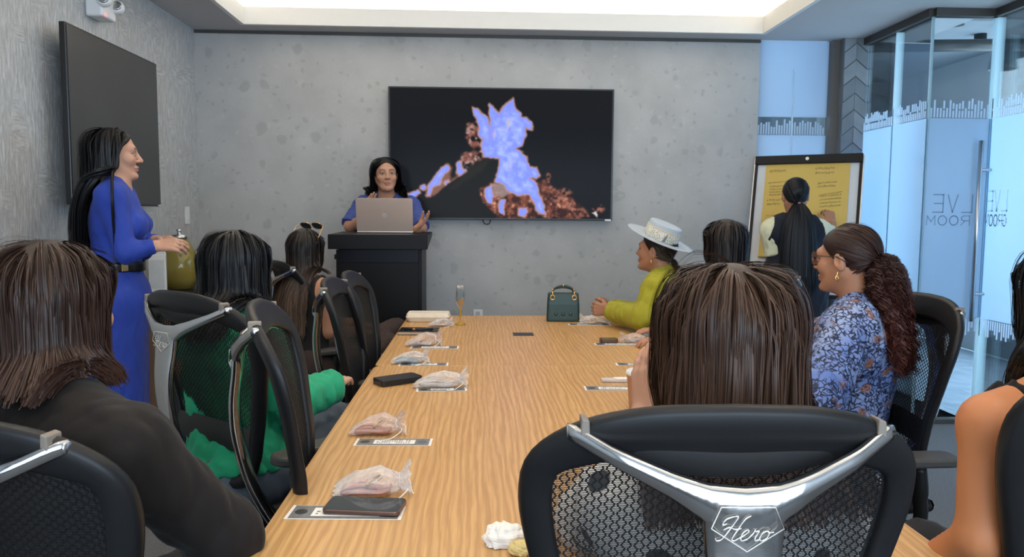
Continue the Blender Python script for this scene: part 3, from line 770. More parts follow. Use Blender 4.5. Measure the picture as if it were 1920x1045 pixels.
    h = thing('handbag', 'dark green quilted handbag with gold rings standing on the table', 'handbag', (c.x, c.y + .045, TZ), R(-4))
    leather = flat('green_leather', (.010, .040, .032), .38, var=.25, scale=30, bump=.15)
    gold = flat('gold_metal', (.80, .50, .20), .25, 1.0)
    def ring(w, d, z): return [Vector((a, b, z)) for a, b in rrect(w, d, .012, 3)]
    MB().loft([ring(.188, .088, .001), ring(.190, .090, .012), ring(.184, .082, .10), ring(.176, .060, .158), ring(.172, .050, .164)]).build('body', leather, h, bevel=.003)
    # quilted cannage: raised pads and stitched lines on the front
    for r_ in range(2):
        for c_ in range(3):
            MB().lathe([(.011, 0), (.010, .002), (.004, .003)], n=10, M=Matrix.Translation((-.042 + c_ * .042, -.0445 + .0065 * (r_), .045 + r_ * .044)) @ Matrix.Rotation(R(90 - 5), 4, 'X')).build('quilt_pad', leather, h, smooth=True)
    for s in (-1, 1):
        for k in range(4):
            m = MB().tube([(-.075 + .05 * k, -.0445, .02), (-.075 + .05 * k + s * .055 if abs(-.075 + .05 * k + s * .055) < .085 else (-.075 + .05 * k + s * .012), -.037, .12)], .0009, 5).build('stitch_line', leather, h)
    for x in (-.062, .062):
        ringp = [Vector((x + .0125 * math.cos(a), -.041, .140 + .0125 * math.sin(a))) for a in [2 * math.pi * k / 18 for k in range(19)]]
        MB().tube(ringp, .0034, 8, False).build('eyelet_ring', gold, h, smooth=True)
        MB().tube([(x, -.043, .150), (x, -.036, .168), (x * .97, -.020, .176)], .0042, 8).build('handle_link', gold, h, smooth=True)
        MB().ball((x * .96, -.014, .182), .006).build('handle_link', gold, h, smooth=True)
    MB().tube(spline([(-.060, -.014, .180), (-.045, -.012, .194), (-.02, -.012, .203), (0, -.012, .206), (.02, -.012, .203), (.045, -.012, .194), (.060, -.014, .180)], 5), .0058, 10).build('handle', leather, h, smooth=True)
    MB().lathe([(.007, -.004), (.0075, 0), (.007, .004)], n=14, M=Matrix.Translation((0, -.012, .206)) @ Matrix.Rotation(R(90), 4, 'Y')).build('handle_collar', gold, h, smooth=True)
    MB().tube(spline([(.060, .014, .165), (.05, .030, .182), (0, .036, .192), (-.05, .030, .182), (-.060, .014, .165)], 5), .0058, 10).build('handle', leather, h, smooth=True)
    # right row, far to near
    c = at(1105, 609); place_card(c.x, c.y, .235, .06, R(-1), 'printed card under the sheer bag next to the handbag')
    c = at(1116, 609); gift_bag(c.x, c.y + .012, .17, .075, .045, R(178), 'white sheer bag with orange trinket right of the handbag', 'organza_white', 'gold_trinket', 8)
    c = at(1166, 646); place_card(c.x + .01, c.y, .28, .06, R(-1), 'printed card under the small silver phone')
    c = at(1141, 643); phone(c.x, c.y, R(2), 'small silver-rimmed phone on a card on right side of table', .085, .05, .018, TZ + .0032, 0, 'phone_rim', 'phone_glass')
    c = at(1192, 643); gift_bag(c.x, c.y + .005, .15, .075, .042, R(186), 'pinkish sheer bag beside the small silver phone', 'organza_pink', 'pale_trinket', 9)
    c = at(1196, 684); place_card(c.x, c.y, .18, .055, R(-3), 'printed card behind the paper cup')
    c = at(1150, 729); place_card(c.x + .005, c.y, .215, .065, R(-2), 'bare printed card lying in front of the tissue pack')
    c = at(1153, 716)
    s = thing('tissue_pack', 'slim cream tissue pack lying behind the bare printed card', 'tissue pack', (c.x, c.y, TZ), R(-1))
    MB().box((-.05, -.018, 0), (.05, .018, .012)).build('pack', 'pale_trinket', s, bevel=.004)
    MB().prism([(.004, -.0185), (.048, -.0185), (.048, .0185), (-.004, .0185)], .012, .0135, lambda a, b, hh: Vector((a, b, hh))).build('flap', 'card_white', s)
    # crumpled napkin and banana-coloured wrapper at the near edge
    c = at(945, 1022)
    rng = random.Random(5)
    nk = thing('crumpled_napkin', 'crumpled white paper napkin beside the near black chair', 'napkin', (c.x, c.y + .005, TZ))
    def crump(seed, R0, H0):
        r = np.random.default_rng(seed); ks = r.normal(size=(9, 3)) * 3.0; phs = r.uniform(0, 6.28, 9)
        def fn(u, v):
            th = 2 * math.pi * u; phv = math.pi * .5 * v * 1.9
            d = np.array([math.cos(th) * math.sin(phv), math.sin(th) * math.sin(phv), math.cos(phv)])
            n = sum(abs(math.sin(float(k @ d) + p)) for k, p in zip(ks, phs)) / 9
            rr = R0 * (.55 + .8 * n)
            return Vector((d[0] * rr, d[1] * rr * .8, max(.001, d[2] * rr * H0 + .012)))
        return fn
    MB().grid(34, 22, crump(3, .036, .75)).build('paper', flat('napkin_white', (.82, .79, .74), .8, var=.04), nk)
    c2 = at(962, 1036)
    w = thing('yellow_wrapper', 'small yellow paper wrapper under the crumpled napkin', 'wrapper', (c2.x + .012, c2.y - .012, TZ))
    MB().grid(20, 12, crump(8, .020, .7)).build('paper', flat('wrapper_yellow', (.66, .50, .20), .6, var=.15), w)
    # paper cup held at the right
    c = P(1199, 700, 2.30)
    cp = thing('paper_cup', 'peach paper cup with white lid held beside the brown hair', 'cup', (c.x, 2.30, TZ))
    MB().lathe([(.028, .001), (.030, .002), (.040, .112), (.041, .112)], n=28).build('cup_body', flat('cup_peach', (.62, .40, .30), .6, var=.05), cp, smooth=True)
    MB().lathe([(.042, .110), (.0435, .114), (.042, .122), (.036, .126), (.036, .121), (.004, .121)], n=28).build('lid', 'white_plastic', cp, smooth=True)
    MB().lathe([(.006, 0), (.006, .0006)], n=14, M=Matrix.Translation((-.0105, -.0335, .055)) @ Matrix.Rotation(R(18), 4, 'Z') @ Matrix.Rotation(R(87), 4, 'X')).build('printed_dot', flat('dot_brown', (.12, .05, .03), .6), cp)
    return flute
flute = build_tabletop()

# ------------------------------------------------------------------ credenza on the left with drinks
def build_credenza():
    c = thing('credenza', 'low wood credenza with black top along the left wall', 'credenza', (XL + .245, 4.55, 0))
    wood = flat('credenza_wood', (.30, .19, .11), .5, var=.2, scale=12)
    MB().box((-.22, -.75, .08), (.20, .75, .86)).build('body', wood, c, bevel=.004)
    MB().box((-.24, -.77, .86), (.22, .77, .885)).build('top', 'black_plastic', c, bevel=.003)
    for k in range(3):
        d = MB().box((.20, -.74 + k * .497, .10), (.216, -.25 + k * .497, .845)).build('door', wood, c, bevel=.003)
        MB().tube([(.228, -.30 + k * .497, .55), (.228, -.30 + k * .497, .70)], .005, 8).build('handle', 'steel', d)
    MB().box((-.18, -.70, 0), (.16, .70, .08)).build('plinth', 'black_plastic', c)
    # drink dispenser shaped like a tall drop
    d = thing('drink_dispenser', 'tall amber glass drink dispenser on the credenza', 'dispenser', (-1.80, 4.62, .885))
    t = NT('honey_glass'); tr = t.node('ShaderNodeBsdfTransparent', {'Color': (.62, .54, .22)}); gl = t.bsdf((.36, .30, .07), .06, 0, .8)
    t.end(t.node('ShaderNodeMixShader', {0: .62, 1: tr.outputs[0], 2: gl.outputs[0]}))
    MB().lathe([(.055, .001), (.075, .006), (.100, .06), (.108, .12), (.102, .18), (.085, .235), (.060, .285), (.042, .305), (.040, .31)], n=32).build('vessel', 'honey_glass', d, smooth=True)
    MB().lathe([(.05, .004), (.070, .010), (.094, .06), (.101, .115), (.101, .118)], n=32).build('drink', 'amber_glass', d, smooth=True)
    MB().lathe([(.048, .308), (.05, .315), (.046, .33), (.012, .334), (.012, .35), (.018, .36), (.006, .366)], n=24).build('lid', 'steel', d, smooth=True)
    # white drink carton / pitcher box beside it
    b = thing('white_carton', 'white carton standing beside the amber dispenser', 'carton', (-1.80, 4.30, .885), R(20))
    MB().box((-.045, -.045, 0.0005), (.045, .045, .235)).build('body', 'white_plastic', b, bevel=.006)
    MB().prism([(-.045, .235), (.045, .235), (.012, .275), (-.012, .275)], -.044, .044, lambda a, bb, h: Vector((a, h, bb))).build('gable', 'white_plastic', b)
    MB().box((-.012, -.044, .274), (.012, .044, .29)).build('top_fin', 'card_white', b)
    MB().box((-.036, -.0465, .04), (.036, -.045, .20)).build('label_panel', flat('carton_grey', (.6, .63, .66), .5, var=.15), b)
    flute(-1.845, 5.0, .885, 'champagne flute with yellow drink on the credenza', False)
    s = thing('serving_tray', 'black serving tray on the credenza by the flute', 'tray', (-1.80, 5.02, .885))
    s.location = (-1.73, 5.16, .885)
    MB().box((-.09, -.08, 0.0005), (.09, .08, .006)).build('base', 'black_plastic', s, bevel=.002)
    for lo, hi in (((-.09, -.08, .006), (.09, -.074, .022)), ((-.09, .074, .006), (.09, .08, .022)), ((-.09, -.074, .006), (-.084, .074, .022)), ((.084, -.074, .006), (.09, .074, .022))):
        MB().box(lo, hi).build('rim', 'black_plastic', s)
build_credenza()

# ------------------------------------------------------------------ podium with laptop
def build_podium():
    p = thing('podium', 'black wooden podium with sloped overhanging top', 'podium', (P(716, 500, 4.75).x, 4.82, 0))
    bl = flat('podium_black', (.007, .007, .008), .42, spec=.18, var=.2, scale=8)
    MB().box((-.262, -.20, .03), (-.242, .20, 1.13)).build('side_panel', bl, p, bevel=.002)
    MB().box((.242, -.20, .03), (.262, .20, 1.13)).build('side_panel', bl, p, bevel=.002)
    MB().box((-.242, -.195, .03), (.242, -.175, 1.13)).build('front_panel', bl, p)
    MB().box((-.242, -.20, 1.05), (.242, -.170, 1.15)).build('front_rail', flat('podium_blue_black', (.007, .008, .014), .35, spec=.2), p, bevel=.002)
    MB().box((-.242, -.17, .70), (.242, .19, .72)).build('shelf', bl, p)
    MB().box((-.29, -.24, 0), (.29, .24, .03)).build('base', bl, p, bevel=.004)
    top = [(-.26, 1.145), (.24, 1.225), (.24, 1.25), (-.26, 1.17)]
    MB().prism([(-.26, 1.135), (.24, 1.205), (.24, 1.232), (-.26, 1.225)][:4], -.30, .30, lambda a, b, h: Vector((h, a, b))).build('top', bl, p, bevel=.003)
    MB().box((-.30, -.268, 1.125), (.30, -.258, 1.235)).build('top_lip', bl, p, bevel=.002) if False else None
    MB().box((.262, -.19, .60), (.275, -.17, .62)).build('hinge', 'black_plastic', p)
    MB().box((-.275, -.19, 1.07), (-.262, -.17, 1.10)).build('hinge', 'black_plastic', p)
    # laptop: we see the back of its lid
    c = P(722, 430, 4.80)
    l = thing('laptop', 'open silver laptop on the podium seen from behind its lid', 'laptop', (c.x, 4.80, 1.231))
    al = flat('aluminium', (.68, .53, .44), .35, .75)
    MB().box((-.178, 0, 0), (.178, .24, .012)).build('base', al, l, bevel=.003)
    lid = MB().prism(rrect(.356, .208, .012, 5, 0, .104), 0, .006, lambda a, b, h: Vector((a, -.028 * b / .225 * 1.6 - h, .010 + b))).build('lid', al, l, bevel=.001)
    MB().box((-.17, .02, .012), (.17, .11, .0125)).build('keyboard', 'phone_black', l)
    # bitten-apple style emblem
    ap = []
    for k in range(40):
        a = 2 * math.pi * k / 40; r = .0165 * (1 + .10 * math.cos(2 * a) * 0 - .12 * max(0, math.sin(a)) ** 8 - .08 * max(0, -math.sin(a)) ** 10)
        x, z = r * math.cos(a), r * 1.08 * math.sin(a)
        q = math.hypot(x - .0195, z - .002)
        if q < .0085:
            s = .0085 / max(q, 1e-4); x, z = .0195 + (x - .0195) * s, .002 + (z - .002) * s
            if x > .017: x = .0118
        ap.append((x, z))
    em = flat('emblem_pale', (.85, .78, .72), .25, .6)
    zc = .100
    fn = lambda a, b, h: Vector((a, -.028 * b / .225 * 1.6 - .006 - h, .010 + b))
    MB().prism([(x, z + zc) for x, z in ap], 0, .0006, fn).build('emblem', em, lid)
    MB().prism([(.001 + .007 * t - .004 * math.sin(3.14 * t), zc + .019 + .009 * t) for t in (0, .3, .6, 1)] + [(.001 + .007 * t + .003 * math.sin(3.14 * t), zc + .019 + .009 * t) for t in (.7, .4)], 0, .0006, fn).build('emblem_leaf', em, lid)
build_podium()

# ------------------------------------------------------------------ flip chart
def build_flipchart():
    base = P(1500, 470, 5.22)
    yaw, lean = R(32), R(15)
    f = thing('flip_chart', 'flip chart easel with yellow written sheet by the slate column', 'flip chart', (2.27, 5.16, 0), 0)
    w, h = .71, 1.02; z0 = .80
    M = Matrix.Rotation(-yaw, 4, 'Z') @ Matrix.Translation((0, 0, z0)) @ Matrix.Rotation(-lean, 4, 'X')
    bw = flat('board_white', (.62, .64, .66), .35, var=.03); pap = flat('chart_paper', (.68, .47, .115), .75, var=.05, scale=3)
    MB().box((-w / 2, 0, 0), (w / 2, .018, h), M).build('board', bw, f)
    for lo, hi in (((-w / 2 - .012, -.012, 0), (-w / 2 + .008, .03, h)), ((w / 2 - .008, -.012, 0), (w / 2 + .012, .03, h)), ((-w / 2, -.012, -.012), (w / 2, .03, .008))):
        MB().box(lo, hi, M).build('frame_rail', 'black_plastic', f, bevel=.002)
    cb = MB().box((-w / 2 - .012, -.028, h - .055), (w / 2 + .012, .03, h + .008), M).build('clamp_bar', 'black_plastic', f, bevel=.004)
    MB().lathe([(.012, 0), (.012, .006)], n=14, M=M @ Matrix.Translation((0, -.028, h - .024)) @ Matrix.Rotation(R(90), 4, 'X')).build('clamp_knob', 'steel', cb)
    for s in (-1, 1): MB().box((s * (w / 2 + .014) - .006, -.004, 0), (s * (w / 2 + .014) + .006, .026, h), M).build('edge_strip', 'steel', f)
    pw, ph = .575, .70
    def sheet(u, v):
        b = -.006 - .010 * v ** 2 - .003 * math.sin(5 * u) * v
        return M @ Vector(((u - .5) * pw, b - .004 * (v > .97), h - .056 - v * ph))
    def sheet2(u, v): return sheet(u, v) + (M.to_3x3() @ Vector((0, .0015, 0)))
    MB().grid(12, 14, sheet).build('paper_sheet', pap, f, smooth=True)
    MB().tube([M @ Vector((-pw / 2, -.022, h - .056 - ph)), M @ Vector((pw / 2, -.022, h - .056 - ph))], .006, 8).build('sheet_curl', pap, f, smooth=True)
    ink = flat('ink', (.09, .075, .05), .7)
    rng = random.Random(11)
    def scribble(u0, v0, wd, lines, slope, hh):
        m = MB()
        for k in range(lines):
            n = int(wd * 170); pts = []
            for i in range(n + 1):
                u = u0 + wd * i / n + rng.uniform(-.004, .004); v = v0 + k * hh * 1.25 - slope * wd * i / n + hh * .5 * (math.sin(i * 1.9 + k) * rng.uniform(.3, 1))
                if rng.random() < .12 and len(pts) > 2:
                    m.tube(pts, .0009, 4); pts = []
                pts.append(sheet(min(max(u, .02), .98), v) + M.to_3x3() @ Vector((0, -.001, 0)))
            if len(pts) > 2: m.tube(pts, .0009, 4)
        m.build('handwriting', ink, f, kind='stuff')
    scribble(.05, .07, .20, 1, .01, .05); scribble(.60, .05, .22, 2, .0, .04); scribble(.04, .20, .24, 1, .05, .02); scribble(.07, .24, .17, 4, .03, .025)
    scribble(.64, .21, .22, 2, .05, .03); scribble(.66, .34, .28, 1, .14, .02); scribble(.68, .35, .24, 4, .08, .03); scribble(.05, .39, .16, 2, .03, .035); scribble(.05, .56, .2, 5, .045, .022)
    # legs
    B3 = Matrix.Rotation(-yaw, 4, 'Z')
    for s in (-1, 1):
        MB().tube([M @ Vector((s * (w / 2 - .02), .03, .3)), B3 @ Vector((s * (w / 2 + .10), -.12, .012))], .012, 10).build('leg', 'black_plastic', f, smooth=True)
    MB().tube([M @ Vector((0, .03, .75)), B3 @ Vector((0, .37, .012))], .012, 10).build('leg', 'black_plastic', f, smooth=True)
    MB().box((-w / 2, -.07, -.02), (w / 2, 0, -.008), M).build('pen_tray', 'black_plastic', f, bevel=.002)
build_flipchart()
# ------------------------------------------------------------------ mesh office chairs
flat('chair_frame', (.010, .010, .011), .42, spec=.32, var=.15, scale=40, bump=.03)
flat('chair_mesh', (.010, .010, .011), .55)
flat('chair_pad', (.016, .016, .017), .6, var=.2, scale=60)
flat('arm_pad', (.060, .058, .055), .55, var=.1)
t_ = NT('chrome'); _v = t_.coord(); _n = t_.noise(_v, 9, 6, .65); _s = t_.noise(t_.coord((1, 1, 6)), 60, 3)
_b = t_.bsdf((.50, .50, .495), t_.ramp(_n, [(.35, (.09, .09, .09)), (.72, (.24, .24, .24))]), 1.0)
t_.set(_b, 'Normal', t_.bump(_s, .02, .002)); t_.end(_b)
flat('chrome_engraving', (.85, .82, .77), .45, .2)
flat('clip_taupe', (.20, .17, .14), .5)

OUT_Z = [.535, .545, .575, .63, .70, .78, .85, .92, .97, 1.02, 1.06, 1.095, 1.115, 1.12]
OUT_W = [.0, .12, .17, .19, .205, .225, .245, .262, .268, .262, .235, .18, .10, .0]
def chair_y(x, z):
    return interp(z, [.53, .65, .75, .9, 1.0, 1.12], [-.225, -.215, -.222, -.25, -.275, -.318]) + .55 * x * x
def chair_outline(n):
    """closed outlines (outer, inner) sampled evenly, right side up then left side down"""
    pts = [Vector((w, z)) for w, z in zip(OUT_W, OUT_Z)]
    sp = spline([(p.x, p.y, 0) for p in pts], 8)
    half = [(max(p.x, 0), p.y) for p in sp]
    # resample by length
    d = [0]
    for a, b in zip(half[:-1], half[1:]): d.append(d[-1] + math.hypot(b[0] - a[0], b[1] - a[1]))
    L = d[-1]; xs = [p[0] for p in half]; zs = [p[1] for p in half]
    H = [(interp(L * k / n, d, xs), interp(L * k / n, d, zs)) for k in range(n + 1)]
    full = H + [(-x, z) for x, z in reversed(H[1:-1])]
    return full
def chair_inner(x, z):
    c = Vector((0, .83)); top = max(0, (z - .95) / .17)
    wx = max(0, abs(x) - .048) if abs(x) > .048 else abs(x) * .2
    s = 1 if x >= 0 else -1
    kx = (OUTMAX - .046) / OUTMAX
    zi = z - .078 * ss(.98, 1.12, z) * (1 - .15 * min(1, abs(x) / .2)) + .04 * (1 - ss(.535, .62, z))
    return (x * kx, float(zi))
OUTMAX = .268
def make_chair_parts():
    parts = []
    def add(name, mb, mat, parent=None, smooth=True, bevel=0, kind=None):
        parts.append((name, mb.data('chair_' + name, mat, smooth), parent, bevel, kind)); return len(parts) - 1
    # back frame: flat ring with rounded section
    full = chair_outline(48); rings = []
    for (x, z) in full:
        xi, zi = chair_inner(x, z); ring = []
        for k in range(12):
            a = 2 * math.pi * k / 12
            u = .5 - .5 * math.copysign(abs(math.cos(a)) ** .55, math.cos(a)); h = .014 * math.copysign(abs(math.sin(a)) ** .7, math.sin(a))
            px, pz = x + (xi - x) * u, z + (zi - z) * u
            ring.append(Vector((px, chair_y(px, pz) + h - .006 * math.sin(math.pi * u), pz)))
        rings.append(ring)
    rings.append(rings[0])
    add('back_frame', MB().loft(rings, True, False), 'chair_frame')
    # crescent pad under the top bar, seen from behind
    m = MB()
    def lens(u, v):
        x = (u - .5) * .37; w = 1 - (2 * u - 1) ** 2
        z = 1.054 + .006 * (2 * u - 1) ** 2 * 3 - (v) * .044 * w ** .6 + .008
        return Vector((x, chair_y(x, z) - .014 - .004 * math.sin(math.pi * v) * w, z))
    add('top_pad', m.grid(24, 6, lens), 'chair_pad')
    # woven mesh: horizontal threads and wavy upright cords
    inn = [chair_inner(x, z) for x, z in full[:49]]
    iz = [p[1] for p in inn]; iw = [max(p[0], 0) for p in inn]
    zmin, zmax = iz[0], iz[-1]
    order = np.argsort(iz); IZ = np.array(iz)[order]; IW = np.array(iw)[order]
    V = []; F = []
    def strip(P0, P1):
        b = len(V); n = len(P0)
        for a, c in zip(P0, P1): V.append(a); V.append(c)
        for i in range(n - 1): F.append((b + 2 * i, b + 2 * i + 1, b + 2 * i + 3, b + 2 * i + 2))
    z = zmin + .002
    while z < zmax:
        w = float(np.interp(z, IZ, IW))
        if w > .004:
            w += .004
            xs = np.linspace(-w, w, 17)
            strip([(x, chair_y(x, z) - .002, z) for x in xs], [(x, chair_y(x, z) - .002, z + .0013) for x in xs])
        z += .0026
    x = -.22; k = 0
    while x <= .2201:
        ok = [zz for zz in np.linspace(zmin, zmax, 140) if np.interp(zz, IZ, IW) > abs(x) - .003]
        if len(ok) > 3:
            zs = np.arange(min(ok), max(ok), .0032); A = []; B = []
            for zz in zs:
                xc = x + .0026 * math.sin(zz * 2 * math.pi / .0135 + (math.pi if k % 2 else 0)); y = chair_y(x, zz) - .0035
                A.append((xc - .0014, y, zz)); B.append((xc + .0014, y, zz))
            strip(A, B)
            strip([(a[0] + .0014, a[1] + .0012, a[2]) for a in A], [(a[0] + .0014, a[1] - .0012, a[2]) for a in A])
        x += .0085; k += 1
    me = bpy.data.meshes.new('chair_back_mesh'); me.from_pydata(V, [], F); me.materials.append(MATS['chair_mesh'])
    parts.append(('back_mesh', me, None, 0, 'stuff'))
    # lumbar band
    def lum(u, v):
        x = (u - .5) * .36; z = .70 + (v - .5) * .085 - .012 * (2 * u - 1) ** 2
        return Vector((x, chair_y(x, z) - .012 - .008 * math.sin(math.pi * v), z))
    add('lumbar_band', MB().grid(16, 6, lum), 'chair_pad')
    # chrome wing bracket
    S = [-1 + 2 * k / 40 for k in range(41)]; rings = []
    for s in S:
        a = abs(s)
        zt = interp(a, [0, .2, .42, .75, .93, 1], [1.028, 1.030, 1.042, 1.066, 1.084, 1.086])
        zb = interp(a, [0, .12, .25, .42, .75, .95, 1], [.938, .958, .988, 1.010, 1.042, 1.062, 1.067])
        y = interp(a, [0, .3, .7, 1], [-.352, -.347, -.320, -.288]); th = interp(a, [0, .4, 1], [.020, .018, .013])
        ring = []
        for k in range(12):
            q = 2 * math.pi * k / 12
            cz = math.copysign(abs(math.cos(q)) ** .4, math.cos(q)); cy = math.copysign(abs(math.sin(q)) ** .4, math.sin(q))
            ring.append(Vector((.207 * s, y + cy * th / 2 - (.004 * (1 - abs(cz)) if cy < 0 else 0), (zt + zb) / 2 + cz * (zt - zb) / 2)))
        rings.append(ring)
    br = add('wing_bracket', MB().loft(rings), 'chrome')
    # name plate with engraved script
    yp = -.3665
    plate = [(-.043, .982), (-.032, 1.008), (.032, 1.008), (.043, .982), (0, .954)]
    m = MB(); q = [Vector((x, yp, z)) for x, z in plate] ; m.tube(q + [q[0]], .0007, 5, False)
    add('plate_outline', m, 'chrome_engraving', br)
    strokes = [[(.02,.72),(-.10,.66),(-.06,.9),(.18,1.02),(.28,.96),(.18,.5),(.06,.08),(-.08,0),(-.16,.10)], [(.66,1.05),(.52,.9),(.42,.45),(.36,.08),(.44,0),(.54,.08)], [(-.02,.45),(.14,.56),(.34,.48),(.52,.52)],
               [(.54,.08),(.68,.22),(.78,.38),(.72,.46),(.62,.32),(.62,.10),(.70,0),(.84,.08)], [(.84,.08),(.94,.30),(.96,.46),(.99,.38),(1.10,.40),(1.06,.16),(1.10,0),(1.20,.06)],
               [(1.36,.42),(1.24,.34),(1.20,.12),(1.28,0),(1.40,.08),(1.44,.30),(1.36,.42),(1.42,.34),(1.56,.36)]]
    m = MB(); sc = .0385; rr = []
    for st in strokes:
        pts = spline([((x + .28 * z - .86) * sc, yp - .0002, .9675 + z * .029) for x, z in st], 6)
        m.tube(pts, [.0005 + .0004 * abs(math.sin(k * .35)) for k in range(len(pts))], 5)
    add('engraved_name', m, 'chrome_engraving', br)
    for s in (-1, 1):
        add('clip', MB().prism([(-.006, 1.070), (.006, 1.070), (.005, 1.094), (-.005, 1.097)], -.016, .012, lambda a, b, h, s=s: Vector((s * .186 + a, -.290 + h, b))), 'clip_taupe', br, False, .002)
        M = Matrix.Translation((s * .2075, -.288, 1.0755)) @ Matrix.Rotation(s * R(90), 4, 'Y')
        add('bracket_bolt', MB().lathe([(.0090, -.006), (.0095, -.001), (.008, .001), (.002, .0015)], n=18, M=M), 'steel', br)
    # spine
    path = [(-.349, 1.014), (-.354, .95), (-.362, .88), (-.358, .80), (-.335, .70), (-.290, .60), (-.22, .50), (-.13, .425), (-.04, .40)]
    wd = [.052, .047, .040, .036, .034, .034, .036, .040, .044]
    sp = spline([(y, z, w) for (y, z), w in zip(path, wd)], 5); rings = []
    for i, p in enumerate(sp):
        a = sp[max(i - 1, 0)]; b = sp[min(i + 1, len(sp) - 1)]; d = Vector((b.x - a.x, b.y - a.y)).normalized(); nn = Vector((-d.y, d.x))
        ring = []
        for k in range(12):
            q = 2 * math.pi * k / 12; cx = math.copysign(abs(math.cos(q)) ** .5, math.cos(q)); cn = math.copysign(abs(math.sin(q)) ** .6, math.sin(q)) * .011
            ring.append(Vector((p.z * cx, p.x + nn.x * cn, p.y + nn.y * cn)))
        rings.append(ring)
    add('spine', MB().loft(rings), 'chrome')
    # seat
    def seat(u, v):
        x = (u - .5) * .50 * (1 - .10 * (1 - v)); y = -.20 + v * .46
        z = .462 + .030 * (2 * u - 1) ** 2 - .035 * ss(.75, 1.0, v) - .008 * math.sin(math.pi * v)
        return Vector((x, y, float(z)))
    m = MB().grid(18, 18, seat); m.grid(18, 18, lambda u, v: seat(u, v) - Vector((0, 0, .012)))
    add('seat_mesh', m, 'chair_pad')
    edge = [seat(u, 0) for u in np.linspace(0, 1, 9)] + [seat(1, v) for v in np.linspace(.1, 1, 9)] + [seat(u, 1) for u in np.linspace(.9, 0, 9)] + [seat(0, v) for v in np.linspace(.9, 0, 9)]
    add('seat_frame', MB().tube(edge, .020, 8, False), 'chair_frame')
    add('mechanism', MB().box((-.10, -.16, .37), (.10, .12, .435)).box((-.04, -.22, .40), (.04, -.10, .44)), 'black_plastic', None, False, .012)
    for s in (-1, 1):
        i = add('armrest_support', MB().tube(spline([(s * .20, -.10, .42), (s * .285, -.13, .46), (s * .300, -.12, .56), (s * .300, -.11, .645)], 5), [.020] * 10 + [.024] * 6, 10), 'chair_frame')
        add('armrest_pad', MB().prism(rrect(.09, .25, .035, 5, s * .300, -.10), .648, .676, lambda a, b, h: Vector((a, b, h))), 'arm_pad', None, False, .008)
    add('gas_column', MB().lathe([(.028, .12), (.028, .25), (.018, .26), (.018, .38)]), 'steel')
    add('hub', MB().lathe([(.045, .07), (.055, .08), (.05, .125), (.03, .135)]), 'black_plastic')
    for k in range(5):
        a = 2 * math.pi * k / 5 + .3; c, s = math.cos(a), math.sin(a)
        add('base_leg', MB().tube([(c * .03, s * .03, .105), (c * .16, s * .16, .095), (c * .30, s * .30, .075)], [.026, .020, .014], 8), 'chair_frame')
        M = Matrix.Translation((c * .305, s * .305, .028)) @ Matrix.Rotation(a, 4, 'Z') @ Matrix.Rotation(R(90), 4, 'X')
        add('caster', MB().lathe([(.012, -.024), (.026, -.022), (.028, -.012), (.026, -.003), (.012, -.002), (.012, .002), (.026, .003), (.028, .012), (.026, .022), (.012, .024)], n=16, M=M), 'black_plastic')
    return parts
CHAIR = make_chair_parts()
def put_chair(x, y, face, label, dz=0.0, group='mesh office chairs'):
    """x, y: floor point under the seat centre; face: angle of the facing direction, clockwise from straight away from the camera"""
    root = thing('office_chair', label, 'chair', (x, y, 0), -R(face), group)
    obs = []
    for name, me, par, bev, kind in CHAIR:
        o = bpy.data.objects.new(name, me); COL.objects.link(o)
        o.parent = root if par is None else obs[par]
        if bev:
            b = o.modifiers.new('bevel', 'BEVEL'); b.width = bev; b.segments = 2; b.limit_method = 'ANGLE'
        if kind: o['kind'] = kind
        obs.append(o)
        if dz and name not in ('base_leg', 'caster', 'hub') and par is None: o.location.z = dz
    return root
def chair_by_back(px, py_top, face, Y, label):
    """place so that the middle of the top bar is seen at px, py_top at distance Y"""
    p = P(px, py_top, Y)
    a = -R(face); off = Matrix.Rotation(a, 3, 'Z') @ Vector((0, -.318, 0))
    return put_chair(p.x - off.x, p.y - off.y, face, label, min(max(p.z - 1.12, -.06), .09))
chair_by_back(1385, 757, 2, .885, 'black mesh chair with engraved chrome bracket, nearest the camera')
chair_by_back(-165, 775, 12, 1.02, 'black mesh chair at the bottom left corner behind the black blazer')
chair_by_back(330, 545, 38, 2.12, 'black mesh chair with broad chrome bracket behind the green top')
chair_by_back(472, 564, 80, 1.78, 'empty black mesh chair seen edge-on before the green sleeve')
chair_by_back(612, 520, 90, 3.0, 'empty black mesh chair, nearer of the pair left of the podium')
chair_by_back(648, 508, 90, 3.42, 'empty black mesh chair, farther of the pair left of the podium')
chair_by_back(520, 488, 60, 4.0, 'black mesh chair behind the woman with sunglasses on her head')
chair_by_back(1478, 503, -88, 3.62, 'black mesh chair behind the long straight dark hair on the right')
chair_by_back(1742, 550, -92, 2.38, 'black mesh chair behind the floral blouse, chrome bracket showing')
chair_by_back(2275, 655, -6, 1.06, 'black mesh chair cut off at the right edge of the picture')
put_chair(1.17, 3.92, -52, 'black mesh chair mostly hidden behind the lime blazer', -.06)
# ------------------------------------------------------------------ people: smooth-union solids turned into one surface
def A(*p): return np.array(p[0] if len(p) == 1 else p, dtype=float)
def unit(v): v = A(v); return v / (np.linalg.norm(v) + 1e-12)
def PA(px, py, Y): return A(tuple(P(px, py, Y)))

